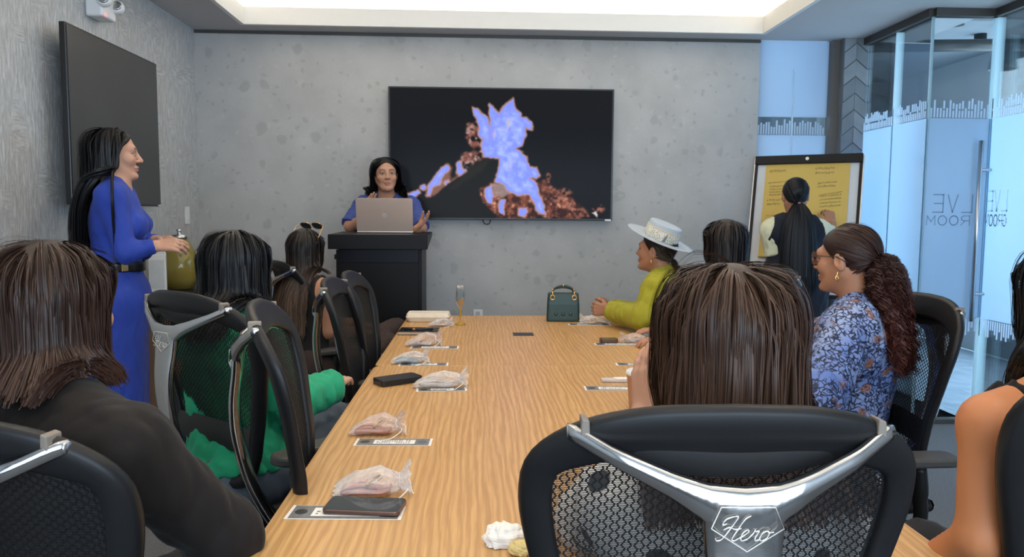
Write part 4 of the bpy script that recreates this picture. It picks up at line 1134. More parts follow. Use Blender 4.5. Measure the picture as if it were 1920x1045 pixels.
class Solid:
    def __init__(self): self.pr = []
    def cone(self, a, b, ra, rb, k=.02, cut=None):
        self.pr.append(('c', A(a), A(b), ra, rb, k, cut)); return self
    def ell(self, c, r, M=None, k=.02):
        self.pr.append(('e', A(c), A(r), np.eye(3) if M is None else M, k)); return self
    def sub_ell(self, c, r, M=None, k=.01):
        self.pr.append(('se', A(c), A(r), np.eye(3) if M is None else M, k)); return self
    def sub_cone(self, a, b, ra, rb, k=.01):
        self.pr.append(('sc', A(a), A(b), ra, rb, k)); return self
    def keep(self, pt, n, k=.004):
        """drop everything on the +n side of the plane"""
        self.pr.append(('p', A(pt), unit(n), k)); return self
    @staticmethod
    def _cone(p, a, b, ra, rb):
        ba = b - a; h = np.clip(((p - a) @ ba) / (ba @ ba + 1e-12), 0, 1)
        return np.linalg.norm(p - a - h[:, None] * ba, axis=1) - (ra + (rb - ra) * h)
    @staticmethod
    def _ell(p, c, r, M):
        q = (p - c) @ M; k0 = np.linalg.norm(q / r, axis=1); k1 = np.linalg.norm(q / (r * r), axis=1)
        return k0 * (k0 - 1) / np.maximum(k1, 1e-9)
    def __call__(self, p):
        d = np.full(len(p), 9.0)
        for q in self.pr:
            if q[0] == 'c':
                e = self._cone(p, q[1], q[2], q[3], q[4])
                if q[6] is not None: e = np.maximum(e, (p - q[2]) @ unit(q[2] - q[1]) - q[6])
                k = q[5]
            elif q[0] == 'e': e = self._ell(p, q[1], q[2], q[3]); k = q[4]
            elif q[0] in ('se', 'sc'):
                e = -(self._ell(p, q[1], q[2], q[3]) if q[0] == 'se' else self._cone(p, q[1], q[2], q[3], q[4])); k = q[-1]
                h = np.clip(.5 - .5 * (e - d) / k, 0, 1) if False else np.clip(.5 + .5 * (e - d) / k, 0, 1)
                d = d + (e - d) * h + k * h * (1 - h); continue
            else:
                e = (p - q[1]) @ q[2]; d = np.maximum(d, e); continue
            h = np.clip(.5 + .5 * (d - e) / k, 0, 1)
            d = d + (e - d) * h - k * h * (1 - h)
        return d
    def near(self, lo, hi, pad=.07):
        S = Solid()
        for q in self.pr:
            if q[0] in ('c', 'sc'): r = max(q[3], q[4]); a, b = np.minimum(q[1], q[2]) - r, np.maximum(q[1], q[2]) + r
            elif q[0] in ('e', 'se'): e = np.sqrt(((q[3] * q[2]) ** 2).sum(1)); a, b = q[1] - e, q[1] + e
            else: S.pr.append(q); continue
            if np.all(a < hi + pad) and np.all(b > lo - pad): S.pr.append(q)
        return S
    def bounds(self, pad=.03):
        lo = A(9, 9, 9.); hi = -lo
        for q in self.pr:
            if q[0] == 'c':
                r = max(q[3], q[4]); lo = np.minimum(lo, np.minimum(q[1], q[2]) - r); hi = np.maximum(hi, np.maximum(q[1], q[2]) + r)
            elif q[0] == 'e':
                e = np.sqrt(((q[3] * q[2]) ** 2).sum(1)); lo = np.minimum(lo, q[1] - e); hi = np.maximum(hi, q[1] + e)
        return lo - pad, hi + pad

def folds(amp, seed, freq=26, nn=7, stretch=(1, 1, .55)):
    freq = freq * 2.6
    r = np.random.default_rng(seed); K = r.normal(size=(nn, 3)); K = K / np.linalg.norm(K, axis=1)[:, None] * r.uniform(.6, 1.5, (nn, 1)) * freq * np.array(stretch); ph = r.uniform(0, 6.28, nn)
    def f(p):
        w = p + .02 * np.sin(p[:, [1, 2, 0]] * 17 + 1.3)
        s = np.zeros(len(p))
        for k, q in zip(K, ph): s += 1 - 2 * np.abs(np.sin(w @ k + q)) ** .8
        return amp * 2.2 * s / nn
    return f

def surface(f, lo, hi, h):
    """naive surface nets, evaluated only near the surface"""
    lo = A(lo); hi = A(hi); B = 8
    n = np.maximum(2, (np.ceil((hi - lo) / h / B)).astype(int)); N = n * B
    bc = np.stack(np.meshgrid(*[np.arange(k) for k in n], indexing='ij'), -1).reshape(-1, 3)
    cen = lo + (bc * B + (B - 1) / 2) * h
    d = f(cen); R_ = B * h * .5 * 1.732 * 1.25 + .012
    V = np.repeat(np.repeat(np.repeat(d.reshape(n), B, 0), B, 1), B, 2).astype(np.float64)
    act = np.abs(d) < R_
    off = np.stack(np.meshgrid(*[np.arange(B)] * 3, indexing='ij'), -1).reshape(-1, 3)
    ab = bc[act]
    if len(ab):
        ijk = (ab[:, None, :] * B + off[None]).reshape(-1, 3)
        out = np.empty(len(ijk)); S = 400000
        for s in range(0, len(ijk), S): out[s:s + S] = f(lo + ijk[s:s + S] * h)
        V[ijk[:, 0], ijk[:, 1], ijk[:, 2]] = out
    V[0] = V[-1] = 1; V[:, 0] = V[:, -1] = 1; V[:, :, 0] = V[:, :, -1] = 1
    ins = V < 0; nx, ny, nz = V.shape
    quads = []; allc = []; allpos = []
    for ax in range(3):
        sl0 = [slice(None)] * 3; sl1 = [slice(None)] * 3; sl0[ax] = slice(0, -1); sl1[ax] = slice(1, None)
        cr = ins[tuple(sl0)] != ins[tuple(sl1)]
        I = np.argwhere(cr)
        a = V[tuple(sl0)][cr]; b = V[tuple(sl1)][cr]; t = a / (a - b)
        pos = I.astype(float); pos[:, ax] += t
        o1, o2 = [(1, 2), (0, 2), (0, 1)][ax]
        cells = []
        for (s1, s2) in ((0, 0), (-1, 0), (-1, -1), (0, -1)):
            c = I.copy(); c[:, o1] += s1; c[:, o2] += s2
            cells.append(np.ravel_multi_index((c[:, 0], c[:, 1], c[:, 2]), V.shape)); allpos.append(pos)
        allc.extend(cells)
        flip = (a < 0)
        if ax == 1: flip = ~flip
        q = np.stack(cells, 1)
        q[flip] = q[flip][:, ::-1]; quads.append(q)
    q = np.concatenate(quads)[:, ::-1]
    ci = np.concatenate(allc); pp = np.concatenate(allpos)
    mask = np.zeros(V.size, bool); mask[ci] = True; used = np.flatnonzero(mask); remap = np.full(V.size, -1); remap[used] = np.arange(len(used))
    ri = remap[ci]; cnt = np.bincount(ri, minlength=len(used))
    vv = np.stack([np.bincount(ri, pp[:, k], len(used)) for k in range(3)], 1) / cnt[:, None] * h + lo
    return vv, remap[q]

def mesh_np(name, V, F, mat, smooth=True, tint=None):
    me = bpy.data.meshes.new(name); me.vertices.add(len(V)); me.vertices.foreach_set('co', np.asarray(V, np.float32).ravel())
    F = np.asarray(F, np.int32); k = F.shape[1]
    me.loops.add(F.size); me.loops.foreach_set('vertex_index', F.ravel())
    me.polygons.add(len(F)); me.polygons.foreach_set('loop_start', np.arange(0, F.size, k, dtype=np.int32))
    try: me.polygons.foreach_set('loop_total', np.full(len(F), k, np.int32))
    except Exception: pass
    me.update(calc_edges=True)
    if smooth: me.shade_smooth()
    if tint is not None:
        at = me.color_attributes.new('tint', 'FLOAT_COLOR', 'POINT')
        at.data.foreach_set('color', np.concatenate([tint, np.ones((len(V), 1))], 1).astype(np.float32).ravel())
    me.materials.append(mat if not isinstance(mat, str) else MATS[mat])
    return me

def skin_mat():
    t = NT('skin'); a = t.node('ShaderNodeAttribute', attribute_name='tint'); v = t.coord(); n = t.noise(v, 45, 3)
    c = t.mix(t.math('MULTIPLY', n, .16), a.outputs[0], (.30, .10, .06))
    b = t.bsdf(c, .48, 0, .4, Subsurface_Weight=.12, Subsurface_Scale=.006); t.set(b, 'Subsurface Radius', (1, .4, .25)); t.end(b)
    t = NT('hair'); a = t.node('ShaderNodeAttribute', attribute_name='tint')
    t.end(t.bsdf(a.outputs[0], .42, 0, .30))
skin_mat()
def cloth(name, color, rough=.75, var=.12, scale=300, sheen=.06):
    if name in MATS: return MATS[name]
    t = NT(name); v = t.coord(); n = t.noise(v, scale, 2); n2 = t.noise(v, 6, 3)
    c = t.mix(n2, tuple(x * (1 - var) for x in color), tuple(min(1, x * (1 + var)) for x in color))
    b = t.bsdf(c, rough, 0, .2, Sheen_Weight=sheen); t.set(b, 'Normal', t.bump(n, .12, .002)); return t.end(b)

def frame(yaw, pitch=0, roll=0):
    """columns right, forward, up for a facing angle (clockwise from straight ahead), pitch up positive"""
    M = Matrix.Rotation(-R(yaw), 3, 'Z') @ Matrix.Rotation(R(pitch), 3, 'X') @ Matrix.Rotation(R(roll), 3, 'Y')
    return np.array(M)

def hand_prims(S, wrist, dirv, palm, side, curl=.35, spread=.010, sc=1.0, thumb=.5):
    y = unit(dirv); z = -unit(palm); z = unit(z - y * (z @ y)); x = np.cross(y, z); ts = -1 if side == 'R' else 1
    cs = curl if isinstance(curl, (list, tuple)) else [curl] * 4
    for i, (xo, ln, kl) in enumerate(((.030, .070, .084), (.010, .078, .088), (-.010, .072, .085), (-.028, .056, .078))):
        xo *= ts; k0 = wrist + (y * kl + x * xo) * sc
        S.cone(wrist + (y * .008 + x * xo * .55) * sc, k0, .0125 * sc, .0105 * sc, .010)
        p = k0; a = 0; d0 = unit(y + x * np.sign(xo) * spread * abs(xo) * 60)
        for j, fr in enumerate((.42, .32, .26)):
            a += cs[i] * (.8, 1.1, .8)[j]
            d = d0 * math.cos(a) - z * math.sin(a); q = p + d * ln * fr * sc
            S.cone(p, q, (.0088, .0080, .0073)[j] * sc, (.0080, .0073, .0060)[j] * sc, .003); p = q
    p = wrist + (y * .022 + x * ts * .022 - z * .004) * sc
    d1 = unit(y * .75 + x * ts * .75 - z * .35); q = p + d1 * .042 * sc
    S.cone(p, q, .0145 * sc, .0105 * sc, .010)
    d2 = unit(y * (1 - .3 * thumb) + x * ts * (.5 - .7 * thumb) - z * (.2 + .5 * thumb)); r = q + d2 * .032 * sc
    S.cone(q, r, .0100 * sc, .0090 * sc, .004); S.cone(r, r + unit(d2 - x * ts * .2) * .026 * sc, .0090 * sc, .0070 * sc, .004)

def head_prims(S, c, M, neck, face=1.0, wide=1.0):
    def L(x, y, z): return c + M @ A(x * wide, y, z)
    S.ell(L(0, -.012, .030), (.074 * wide, .093, .082), M, .02)
    S.ell(L(0, .028, -.036), (.057 * wide, .060, .084), M, .03)
    for s in (-1, 1):
        S.cone(L(s * .050, -.004, -.045), L(s * .018, .062, -.096), .020, .017, .022)
        S.ell(L(s * .037, .058, -.026), (.026, .026, .024), M, .02)
    S.ell(L(0, .080, -.098), (.020, .016, .016), M, .016)
    S.cone(L(-.034, .073, .022), L(.034, .073, .022), .018, .018, .014)
    for s in (-1, 1): S.sub_ell(L(s * .031, .099, .003), (.019, .017, .012), M, .012)
    S.cone(L(0, .084, .016), L(0, .106, -.026), .0075, .0105, .010); S.ell(L(0, .107, -.029), (.0105, .010, .009), M, .006)
    for s in (-1, 1): S.ell(L(s * .012, .095, -.032), (.0085, .010, .007), M, .005)
    S.cone(L(-.017, .0865, -.059), L(.017, .0865, -.059), .0070, .0070, .006); S.ell(L(0, .091, -.058), (.014, .008, .0060), M, .005)
    S.ell(L(0, .0885, -.0705), (.018, .009, .0075), M, .005)
    S.sub_cone(L(-.020, .102, -.0645), L(.020, .102, -.0645), .0040, .0040, .004)
    for s in (-1, 1):
        E = M @ np.array(Matrix.Rotation(R(-s * 20), 3, 'Z') @ Matrix.Rotation(R(-12), 3, 'X'))
        S.ell(L(s * .079, -.012, -.008), (.0075, .019, .031), E, .006)
        S.sub_ell(L(s * .088, -.006, -.002), (.008, .010, .016), E, .005)
        for s2 in (1,): S.ell(L(s * .031, .0775, .0015), (.0150, .0130, .0125), M, .004)
    S.cone(L(0, -.018, -.045), neck + A(0, 0, -.01), .054, .056, .03)

def person(name_label, hip, neck, yaw, head, hyaw, hpitch=0, hroll=0, arms=None, legs=None, skin=(.50, .27, .17), shoulder=.170, top=None, bottom=None, hair=None,
           hi=.0045, size=1.0, hands=.0045, extra_top=None, shdrop=.055, lips=(.42, .13, .11), face_res=None, sdx=(0, 0), top2=None):
    """build one person; positions in metres in the room. arms: {'L','R'}: (elbow, wrist, hand dir, palm normal, curl)"""
    hip, neck, head = A(hip), A(neck), A(head); M = frame(yaw); Hd = frame(hyaw, hpitch, hroll)
    right, fwd = M[:, 0], M[:, 1]; up = unit(neck - hip); fw = unit(np.cross(up, right)); T = np.stack([right, fw, up], 1)
    root = thing('person', name_label, 'person', (hip[0], hip[1], 0)); base = A(hip[0], hip[1], 0)
    sh = {'L': neck - right * shoulder - up * shdrop + fwd * sdx[0], 'R': neck + right * shoulder - up * shdrop + fwd * sdx[1]}
    lp = lambda t: hip + (neck - hip) * t
    def torso(S, g=0.0, k=.05):
        S.ell(lp(.04) , (.168 + g, .120 + g, .125 + g), T, k); S.ell(lp(.34), (.128 + g, .098 + g, .14 + g), T, k)
        S.ell(lp(.66) , (.140 + g, .105 + g, .155 + g), T, k)
        S.cone(lp(.80) - right * (shoulder - .055), lp(.80) + right * (shoulder - .055), .068 + g, .068 + g, k)
        S.cone(sh['L'] , sh['R'], .046 + g, .046 + g, k)
        for s, q in ((-1, 'L'), (1, 'R')):
            S.cone(neck + right * s * .03 + up * .005, sh[q] - right * s * .02 + up * .012, .038 + g, .034 + g, k)
            S.ell(lp(.66) + fw * .085 + right * s * .068, (.058 + g, .050 + g, .056 + g), T, .03)
    def arm(S, q, g=0.0, to=1.0, k=.02, cut=None, flare=1.0):
        if not arms or q not in arms: return
        e, w = A(arms[q][0]), A(arms[q][1])
        if to <= 1: S.cone(sh[q], sh[q] + (e - sh[q]) * to, .047 + g, (.047 - .009 * to + g) * flare, k, cut); return
        S.cone(sh[q], e, .047 + g, .039 + g, k); t = to - 1
        S.cone(e, e + (w - e) * t, .039 + g, .039 - .011 * t + g * flare, k, cut)
    def leg(S, q, g=0.0, k=.03, to=2.0):
        if not legs or q not in legs: return
        s = -1 if q == 'L' else 1; kn, an = A(legs[q][0]), A(legs[q][1])
        S.cone(hip + right * s * .085, kn, .085 + g, .058 + g, k); S.cone(kn, kn + (an - kn) * (to - 1), .056 + g, .036 + g, k)
    body = Solid(); torso(body)
    for q in 'LR':
        arm(body, q, 0, 2.0); leg(body, q)
        if legs and q in legs:
            an = A(legs[q][1]); fdir = A(legs[q][2]) if len(legs[q]) > 2 else fwd
            body.cone(an, an + fdir * .13 + A(0, 0, -.045), .036, .026, .02)
        if arms and q in arms: hand_prims(body, A(arms[q][1]), arms[q][2], arms[q][3], q, *(arms[q][4:5] or (.35,)))
    head_prims(body, head, Hd, neck)
    rough = Solid(); torso(rough, (top or {}).get('g', 0) + .006)
    rough.ell(head + Hd @ A(0, -.012, .030), (.074, .093, .082), Hd, .02).ell(head + Hd @ A(0, .028, -.036), (.060, .064, .084), Hd, .03).cone(head + Hd @ A(0, -.018, -.045), neck, .054, .056, .03)
    # surface: coarse body, fine head, fine hands, all one mesh
    lo, hi_ = body.bounds(); coll_g = .016 if top else 0; Vs, Fs, nb = [], [], 0
    regions = [(lo, hi_, .011)]
    hl = np.minimum(head - .15, neck + A(-.06, -.06, .0)); hl = head - A(.14, .14, .175); hh = head + A(.14, .14, .14)
    regions.append((hl, hh, hi))
    if arms and hands:
        for q in arms:
            w = A(arms[q][1]) + unit(arms[q][2]) * .06; regions.append((w - .115, w + .115, hands))
    for i, (a, b, h) in enumerate(regions):
        v, f = surface(body.near(a, b), a, b, h)
        if i == 0:      # leave out what the fine pieces cover
            keepv = np.ones(len(v), bool)
            for (a2, b2, h2) in regions[1:]: keepv &= ~np.all((v > a2 + .02) & (v < b2 - .02), axis=1)
        else:
            keepv = np.all((v > a + 1.5 * h) & (v < b - 1.5 * h - h * 8), axis=1) if False else np.all((v > a + 2.0 * h), axis=1)
            top_ = a + (np.maximum(2, np.ceil((A(b) - A(a)) / h / 8)) * 8 - 1) * h
            keepv &= np.all(v < top_ - 2.0 * h, axis=1)
        f = f[keepv[f].all(1)]
        Vs.append(v); Fs.append(f + nb); nb += len(v)
    V = np.concatenate(Vs); F = np.concatenate(Fs)
    used = np.unique(F); rm = np.full(len(V), -1); rm[used] = np.arange(len(used)); V = V[used]; F = rm[F]
    q = (V - head) @ Hd; tint = np.tile(A(skin), (len(V), 1))
    def tcol(mask, col): tint[:] = tint * (1 - mask[:, None]) + A(col) * mask[:, None]
    X, Y, Z = np.abs(q[:, 0]), q[:, 1], q[:, 2]
    near = (Y > .05) & (np.abs(Z) < .12) & (X < .07)
    tcol(near * (1 - ss(.006, .0095, np.hypot((X) * .42, (Z + .0645) * 1.0))) * (Y > .08) * (1 - ss(.0195, .0235, X)), lips)
    brow_z = .0215 + .006 * np.sin(np.clip((X - .012) / .034, 0, 1) * math.pi * .8)
    tcol(near * ss(.010, .014, X) * (1 - ss(.046, .050, X)) * (1 - ss(.0022, .0048, np.abs(Z - brow_z))) * .92, (.025, .015, .012))
    eye = near * (1 - ss(.85, 1.1, np.hypot((X - .031) / .0150, (Z - .0012) / .0058)))
    tcol(eye, (.46, .42, .40)); tcol(near * (1 - ss(.0050, .0064, np.hypot(X - .031, Z - .0015) * .92)) * (np.abs(Z - .001) < .0062), (.018, .010, .008))
    tcol(near * (1 - ss(.0012, .0034, np.abs(Z - .0068 + ((X - .031) / .018) ** 2 * .005))) * (1 - ss(.016, .019, np.abs(X - .031))) * .9, (.015, .010, .009))
    tcol(near * (1 - ss(.002, .006, np.hypot(X - .0095, Z + .0385))) * (Y > .085) * .7, (.16, .05, .035))
    link('body', mesh_np('person_body', V - base, F, 'skin', True, tint), root)
    coll = [rough]
    # garments
    def garment(name, S, mat, h, fold=.004, seed=1, freq=26):
        fo = folds(fold, seed, freq) if fold else None
        f = (lambda p: S(p) + fo(p)) if fo else S
        a, b = S.bounds(.02); v, fc = surface(f, a, b, h)
        link(name, mesh_np('person_' + name, v - base, fc, mat), root)
    if bottom:
        S = Solid(); g = bottom.get('g', .012)
        S.ell(lp(.04), (.172 + g, .124 + g, .13 + g), T, .05)
        for q in 'LR': leg(S, q, g, .04, bottom.get('to', 1.92))
        if bottom.get('skirt'):
            z1 = bottom['skirt']; b0 = A(hip[0], hip[1], z1)
            for s in (-1, 1): S.cone(hip + right * s * .07, b0 + right * s * .075, .115 + g, .10 + g, .08)
            S.keep(b0, (0, 0, -1))
        garment(bottom.get('name', 'trousers'), S, bottom['mat'], bottom.get('h', .011), bottom.get('fold', .004), 3)
    if top:
        S = Solid(); g = top.get('g', .014)
        torso(S, g)
        for q in 'LR': arm(S, q, g, top.get('sleeve', 1.9), .03, .0, top.get('flare', 1.0))
        if top.get('skirt'):
            z1 = top['skirt']; b0 = A(hip[0], hip[1], z1) + fwd * top.get('sway', 0)
            for s in (-1, 1): S.cone(hip + right * s * .065 , b0 + right * s * .07, .115 + g, .105 + g, .08)
            S.keep(b0, (0, 0, -1))
        else: S.keep(lp(top.get('hem', -.05)), -up)
        nr = top.get('neck', .062)
        if nr: S.sub_cone(neck + up * .16 + fw * .04, neck + up * .012 + fw * .012, nr * 1.3, nr, .012)
        if top.get('vneck'): S.sub_cone(neck + fw * .16 + up * .06, lp(.62) + fw * .20, .055, .004, .012)
        if top.get('scoop'): S.sub_ell(neck + up * .03, (.12, .13, .08), T, .01)
        if top.get('sleeve', 1.9) < .1:
            for q, s in (('L', -1), ('R', 1)): S.keep(sh[q] - right * s * .030, right * s * .95 + up * .25)
        if top.get('sub'): top['sub'](S, neck, right, fw, up, sh)
        garment(top.get('name', 'top'), S, top['mat'], top.get('h', .0085), top.get('fold', .0045), top.get('seed', 5), top.get('freq', 26))
    if top2:
        S = Solid(); torso(S, top2['g'])
        for q, s in (('L', -1), ('R', 1)): S.keep(sh[q] + right * s * top2.get('wide', .02), right * s * .95 + up * .3)
        z1 = top2['skirt']; b0 = A(hip[0], hip[1], z1)
        for s in (-1, 1): S.cone(hip + right * s * .06, b0 + right * s * .06, .125 + top2['g'], .12 + top2['g'], .08)
        S.keep(b0, (0, 0, -1)); S.sub_cone(neck + up * .16 + fw * .04, neck + up * .02, .085, .060, .012)
        garment(top2['name'], S, top2['mat'], .009, .003, 8)
    if hair: make_hair(root, base, head, Hd, coll, hair)
    return dict(root=root, base=base, head=head, Hd=Hd, neck=neck, sh=sh, right=right, fwd=fwd, fw=fw, up=up, lp=lp, coll=coll)

HC = A(0, -.012, .030); HR = A(.074, .093, .082)
def hairline(q): return .016 * np.clip(1 - np.abs(q[:, 0]) / .045, 0, 1) * (q[:, 2] > .04) + q[:, 1] - (.008 + np.where(q[:, 2] > 0, .93, .62) * q[:, 2])
def make_hair(root, base, head, Hd, coll, o):
    """strand ribbons flowing over the scalp and falling by gravity, resting on the body"""
    rng = np.random.default_rng(o.get('seed', 1))
    n = o.get('n', 2600); width = o.get('w', .0035); L = o.get('len', .35); thick = o.get('thick', .018); step = o.get('step', .014)
    c0, c1 = A(o['c0']), A(o.get('c1', o['c0'])); wave = o.get('wave', 0.0); wf = o.get('wf', 60.0)
    toW = lambda q: head + q @ Hd.T
    toL = lambda p: (p - head) @ Hd
    def sdf(p):
        d = coll[0](p)
        for S in coll[1:]: d = np.minimum(d, S(p))
        return d
    def grad(p, e=.004):
        k = np.array([[1, -1, -1], [-1, -1, 1], [-1, 1, -1], [1, 1, 1]], float); g = np.zeros_like(p)
        for v in k: g += v * sdf(p + v * e)[:, None]
        return g / (np.linalg.norm(g, axis=1)[:, None] + 1e-9)
    # roots of the guide strands
    per = o.get('per', 6); n = n // per
    d = rng.normal(size=(n * 4, 3)); d /= np.linalg.norm(d, axis=1)[:, None]
    q = HC + d * HR; ok = hairline(q) < -.002
    q = q[ok][:n]; d = d[ok][:n]; n = len(q)
    lay = thick * (.10 + .90 * rng.random(n))
    part = o.get('part', 0.0)
    sgn = np.where(q[:, 0] + rng.normal(0, .010, n) > part, 1.0, -1.0)
    tie = o.get('tie'); strands = []; grow = o.get('grow', .0)
    hugz = o.get('hug', -.005)
    def simulate(p, dv, lens, lay, g=.30, behind=None, clampface=True, target=None, hug=True, wave=wave):
        T = int(lens.max() / step) + 1; out = [p.copy()]; alive_len = np.zeros(len(p)); done = np.zeros(len(p), bool)
        ph = rng.uniform(0, 6.28, len(p)); wa = wave * rng.uniform(.6, 1.3, len(p)); cutz = o.get('cut', -9) + o.get('cutj', .03) * rng.uniform(-.5, .5, len(p))
        for t in range(T):
            gd = A(0, 0, -1.0) * np.ones_like(p); ql = toL(p)
            if target is not None:
                gd = target - p; dist = np.linalg.norm(gd, axis=1); gd = gd / (dist[:, None] + 1e-9); done |= dist < step * 1.6
            elif behind is not None:
                low = ss(.02, -.10, ql[:, 2]); gd = gd + (Hd @ A(0, -1, 0)) * (behind * low)[:, None]
            nd = dv * (1 - g) + gd * g; nd /= np.linalg.norm(nd, axis=1)[:, None] + 1e-9
            pn = p + nd * step
            want = lay * min(1, (t + 1) / 5) + grow * t * step
            e = sdf(pn); pen = np.clip(want - e, 0, .03)
            if hug:
                hz = ss(hugz - .03, hugz + .03, toL(pn)[:, 2]) if target is None else np.ones(len(p))
                pen = pen - np.clip(e - want, 0, .02) * .8 * hz
            m = np.abs(pen) > 1e-5
            if m.any(): pn[m] += grad(pn[m]) * pen[m][:, None]
            if clampface and target is None:
                ql = toL(pn); ym = .024 + .60 * np.clip(ql[:, 2] - .01, 0, 1) + o.get('front', 0.0) * ss(.0, -.05, ql[:, 2])
                over = (ql[:, 1] > ym) & (ql[:, 2] < .085) & (ql[:, 2] > -.16)
                ql[over, 1] = np.maximum(ym[over], ql[over, 1] - .010)
                ins = over & (np.abs(ql[:, 0]) < .080); ql[ins, 0] = np.sign(ql[ins, 0] + 1e-6) * np.minimum(np.abs(ql[ins, 0]) + .010, .084)
                pn = toW(ql)
            if target is None and (o.get('backy') is not None or o.get('xmax')):
                ql = toL(pn); lo_ = ss(-.04, -.12, ql[:, 2])
                if o.get('backy') is not None: ql[:, 1] -= np.clip(ql[:, 1] - o['backy'], 0, .016) * lo_
                if o.get('xmax'): ex = np.clip(np.abs(ql[:, 0]) - o['xmax'], 0, .012) * lo_; ql[:, 0] -= np.sign(ql[:, 0]) * ex
                pn = toW(ql)
            alive_len += step
            stop = done | (alive_len > lens) | (pn[:, 2] < cutz)
            pn = np.where(stop[:, None], p, pn); mv = pn - p; l = np.linalg.norm(mv, axis=1)[:, None]
            dv = np.where(l > 1e-6, mv / (l + 1e-9), dv); p = pn; out.append(p.copy())
        S = np.stack(out, 1)
        arc = np.concatenate([np.zeros((len(S), 1)), np.cumsum(np.linalg.norm(np.diff(S, axis=1), axis=2), axis=1)], 1)
        # children between neighbouring guides
        N = len(S); key = S[:, min(6, S.shape[1] - 1)]; near = np.empty(N, int)
        for a0 in range(0, N, 400):
            D = ((key[a0:a0 + 400, None] - key[None]) ** 2).sum(-1); D[np.arange(len(D)), np.arange(a0, a0 + len(D))] = 9
            kk = np.argpartition(D, 3, axis=1)[:, :4]; near[a0:a0 + 400] = kk[np.arange(len(D)), rng.integers(0, 4, len(D))]
        L_ = [S]
        for c in range(per - 1):
            w = rng.uniform(.1, .6, N)[:, None, None]; other = S[near]
            far = np.linalg.norm(other - S, axis=2, keepdims=True).max(axis=1, keepdims=True) > .06
            w = np.where(far, 0, w); jit = rng.normal(0, o.get('jit', .003), (N, 1, 3)) * (.4 + 1.1 * arc / max(arc.max(), 1e-6))[..., None]
            C_ = S * (1 - w) + other * w + jit; C_[np.linalg.norm(np.diff(S, axis=1, append=S[:, -1:]), axis=2) < 1e-6] += 0
            L_.append(C_); near = near[rng.permutation(N)] if False else near
        S = np.concatenate(L_); ph = np.tile(ph, per) + rng.normal(0, .5, len(S)); wa = np.tile(wa, per)
        if wave:
            s = np.tile(arc, (per, 1)); env = np.clip((s - o.get('ws', .10)) / .15, 0, 1) if o.get('ws', .10) > 0 else np.clip(s / .03, 0, 1)
            gx = np.stack([np.sin(s * wf + ph[:, None]), np.cos(s * wf * .93 + ph[:, None] * 1.7), .5 * np.sin(s * wf * 1.1 + ph[:, None])], -1)
            S = S + gx * (wa[:, None] * env)[..., None]
        return S
    if tie is None:
        fr = ss(-.055, .03, q[:, 1]); dl = np.stack([sgn * (.8 * fr + .05), -.30 + .1 * rng.normal(size=n), .05 - .9 * (1 - fr)], 1)
        if o.get('swept'): dl = np.stack([sgn * .35, np.full(n, -.9), np.full(n, .1)], 1)
        nl = d / HR; nl /= np.linalg.norm(nl, axis=1)[:, None]; dl -= nl * (dl * nl).sum(1)[:, None]; dl /= np.linalg.norm(dl, axis=1)[:, None]
        strands.append(simulate(toW(q), dl @ Hd.T, L * rng.uniform(.82, 1.0, n), lay, o.get('g', .34), behind=o.get('behind')))
    else:
        tp = toW(A(tie)[None])[0]; k = o['tail_n'] // per; m = n - k
        nl = d / HR; nl /= np.linalg.norm(nl, axis=1)[:, None]
        tl = A(tie) - q; tl -= nl * (tl * nl).sum(1)[:, None]; tl /= np.linalg.norm(tl, axis=1)[:, None] + 1e-9
        strands.append(simulate(toW(q[:m]), (tl[:m] + nl[:m] * .1) @ Hd.T, np.full(m, .30), lay[:m] * .7, .35, target=tp, clampface=False, wave=o.get('scalp_wave', 0)))
        dirs = rng.normal(size=(k, 3)); dirs /= np.linalg.norm(dirs, axis=1)[:, None]
        p0 = tp + dirs * o.get('tie_r', .016); out_dir = Hd @ A(o.get('tail_dir', (0, -1, -.4)))
        dv = unit(out_dir)[None] + dirs * o.get('fluff', .25) + (Hd @ A(1, 0, 0))[None] * rng.uniform(-1, 1, (k, 1)) * o.get('fan', 0); dv /= np.linalg.norm(dv, axis=1)[:, None]
        strands.append(simulate(p0, dv, L * rng.uniform(.75, 1.0, k), np.abs(rng.normal(0, thick, k)) + .004, o.get('tail_g', .22), clampface=False, hug=False))
    # ribbons
    VV, FF, CC, nb = [], [], [], 0
    for S in strands:
        ns, T = S.shape[:2]
        tan = np.gradient(S, axis=1); ln = np.linalg.norm(tan, axis=2, keepdims=True); tan = tan / (ln + 1e-9)
        ax = head + (Hd @ A(0, -.01, 0)); nrm = S - ax; nrm[..., 2] *= .55; nrm /= np.linalg.norm(nrm, axis=2, keepdims=True) + 1e-9
        side = np.cross(tan, nrm); side /= np.linalg.norm(side, axis=2, keepdims=True) + 1e-9
        n2 = np.cross(side, tan); a = rng.normal(0, o.get('tilt', .22), ns)[:, None, None]
        side = side * np.cos(a) + n2 * np.sin(a)
        s = np.linspace(0, 1, T)[None, :, None]; w = width * rng.uniform(.6, 1.2, ns)[:, None, None] * (1 - .75 * np.clip((s - .8) / .2, 0, 1))
        Aa, Bb = S - side * w / 2, S + side * w / 2
        v = np.stack([Aa, Bb], 2).reshape(ns, T * 2, 3)
        i = np.arange(T - 1); f = np.stack([2 * i, 2 * i + 1, 2 * i + 3, 2 * i + 2], 1)
        moved = np.linalg.norm(S[:, 1:] - S[:, :-1], axis=2) > 1e-5
        F = (f[None] + (np.arange(ns) * T * 2)[:, None, None]); F = F[moved]
        br = np.exp(rng.normal(0, o.get('cvar', .22) * .6, ns))[:, None, None]
        zfrac = np.clip((head[2] + .02 - S[..., 2:3]) / max(L * .8, .1), 0, 1) if o.get('c1') is not None else 0 * S[..., :1]
        mixr = np.clip(zfrac ** 1.3 * rng.uniform(.4, 1.2, ns)[:, None, None], 0, 1)
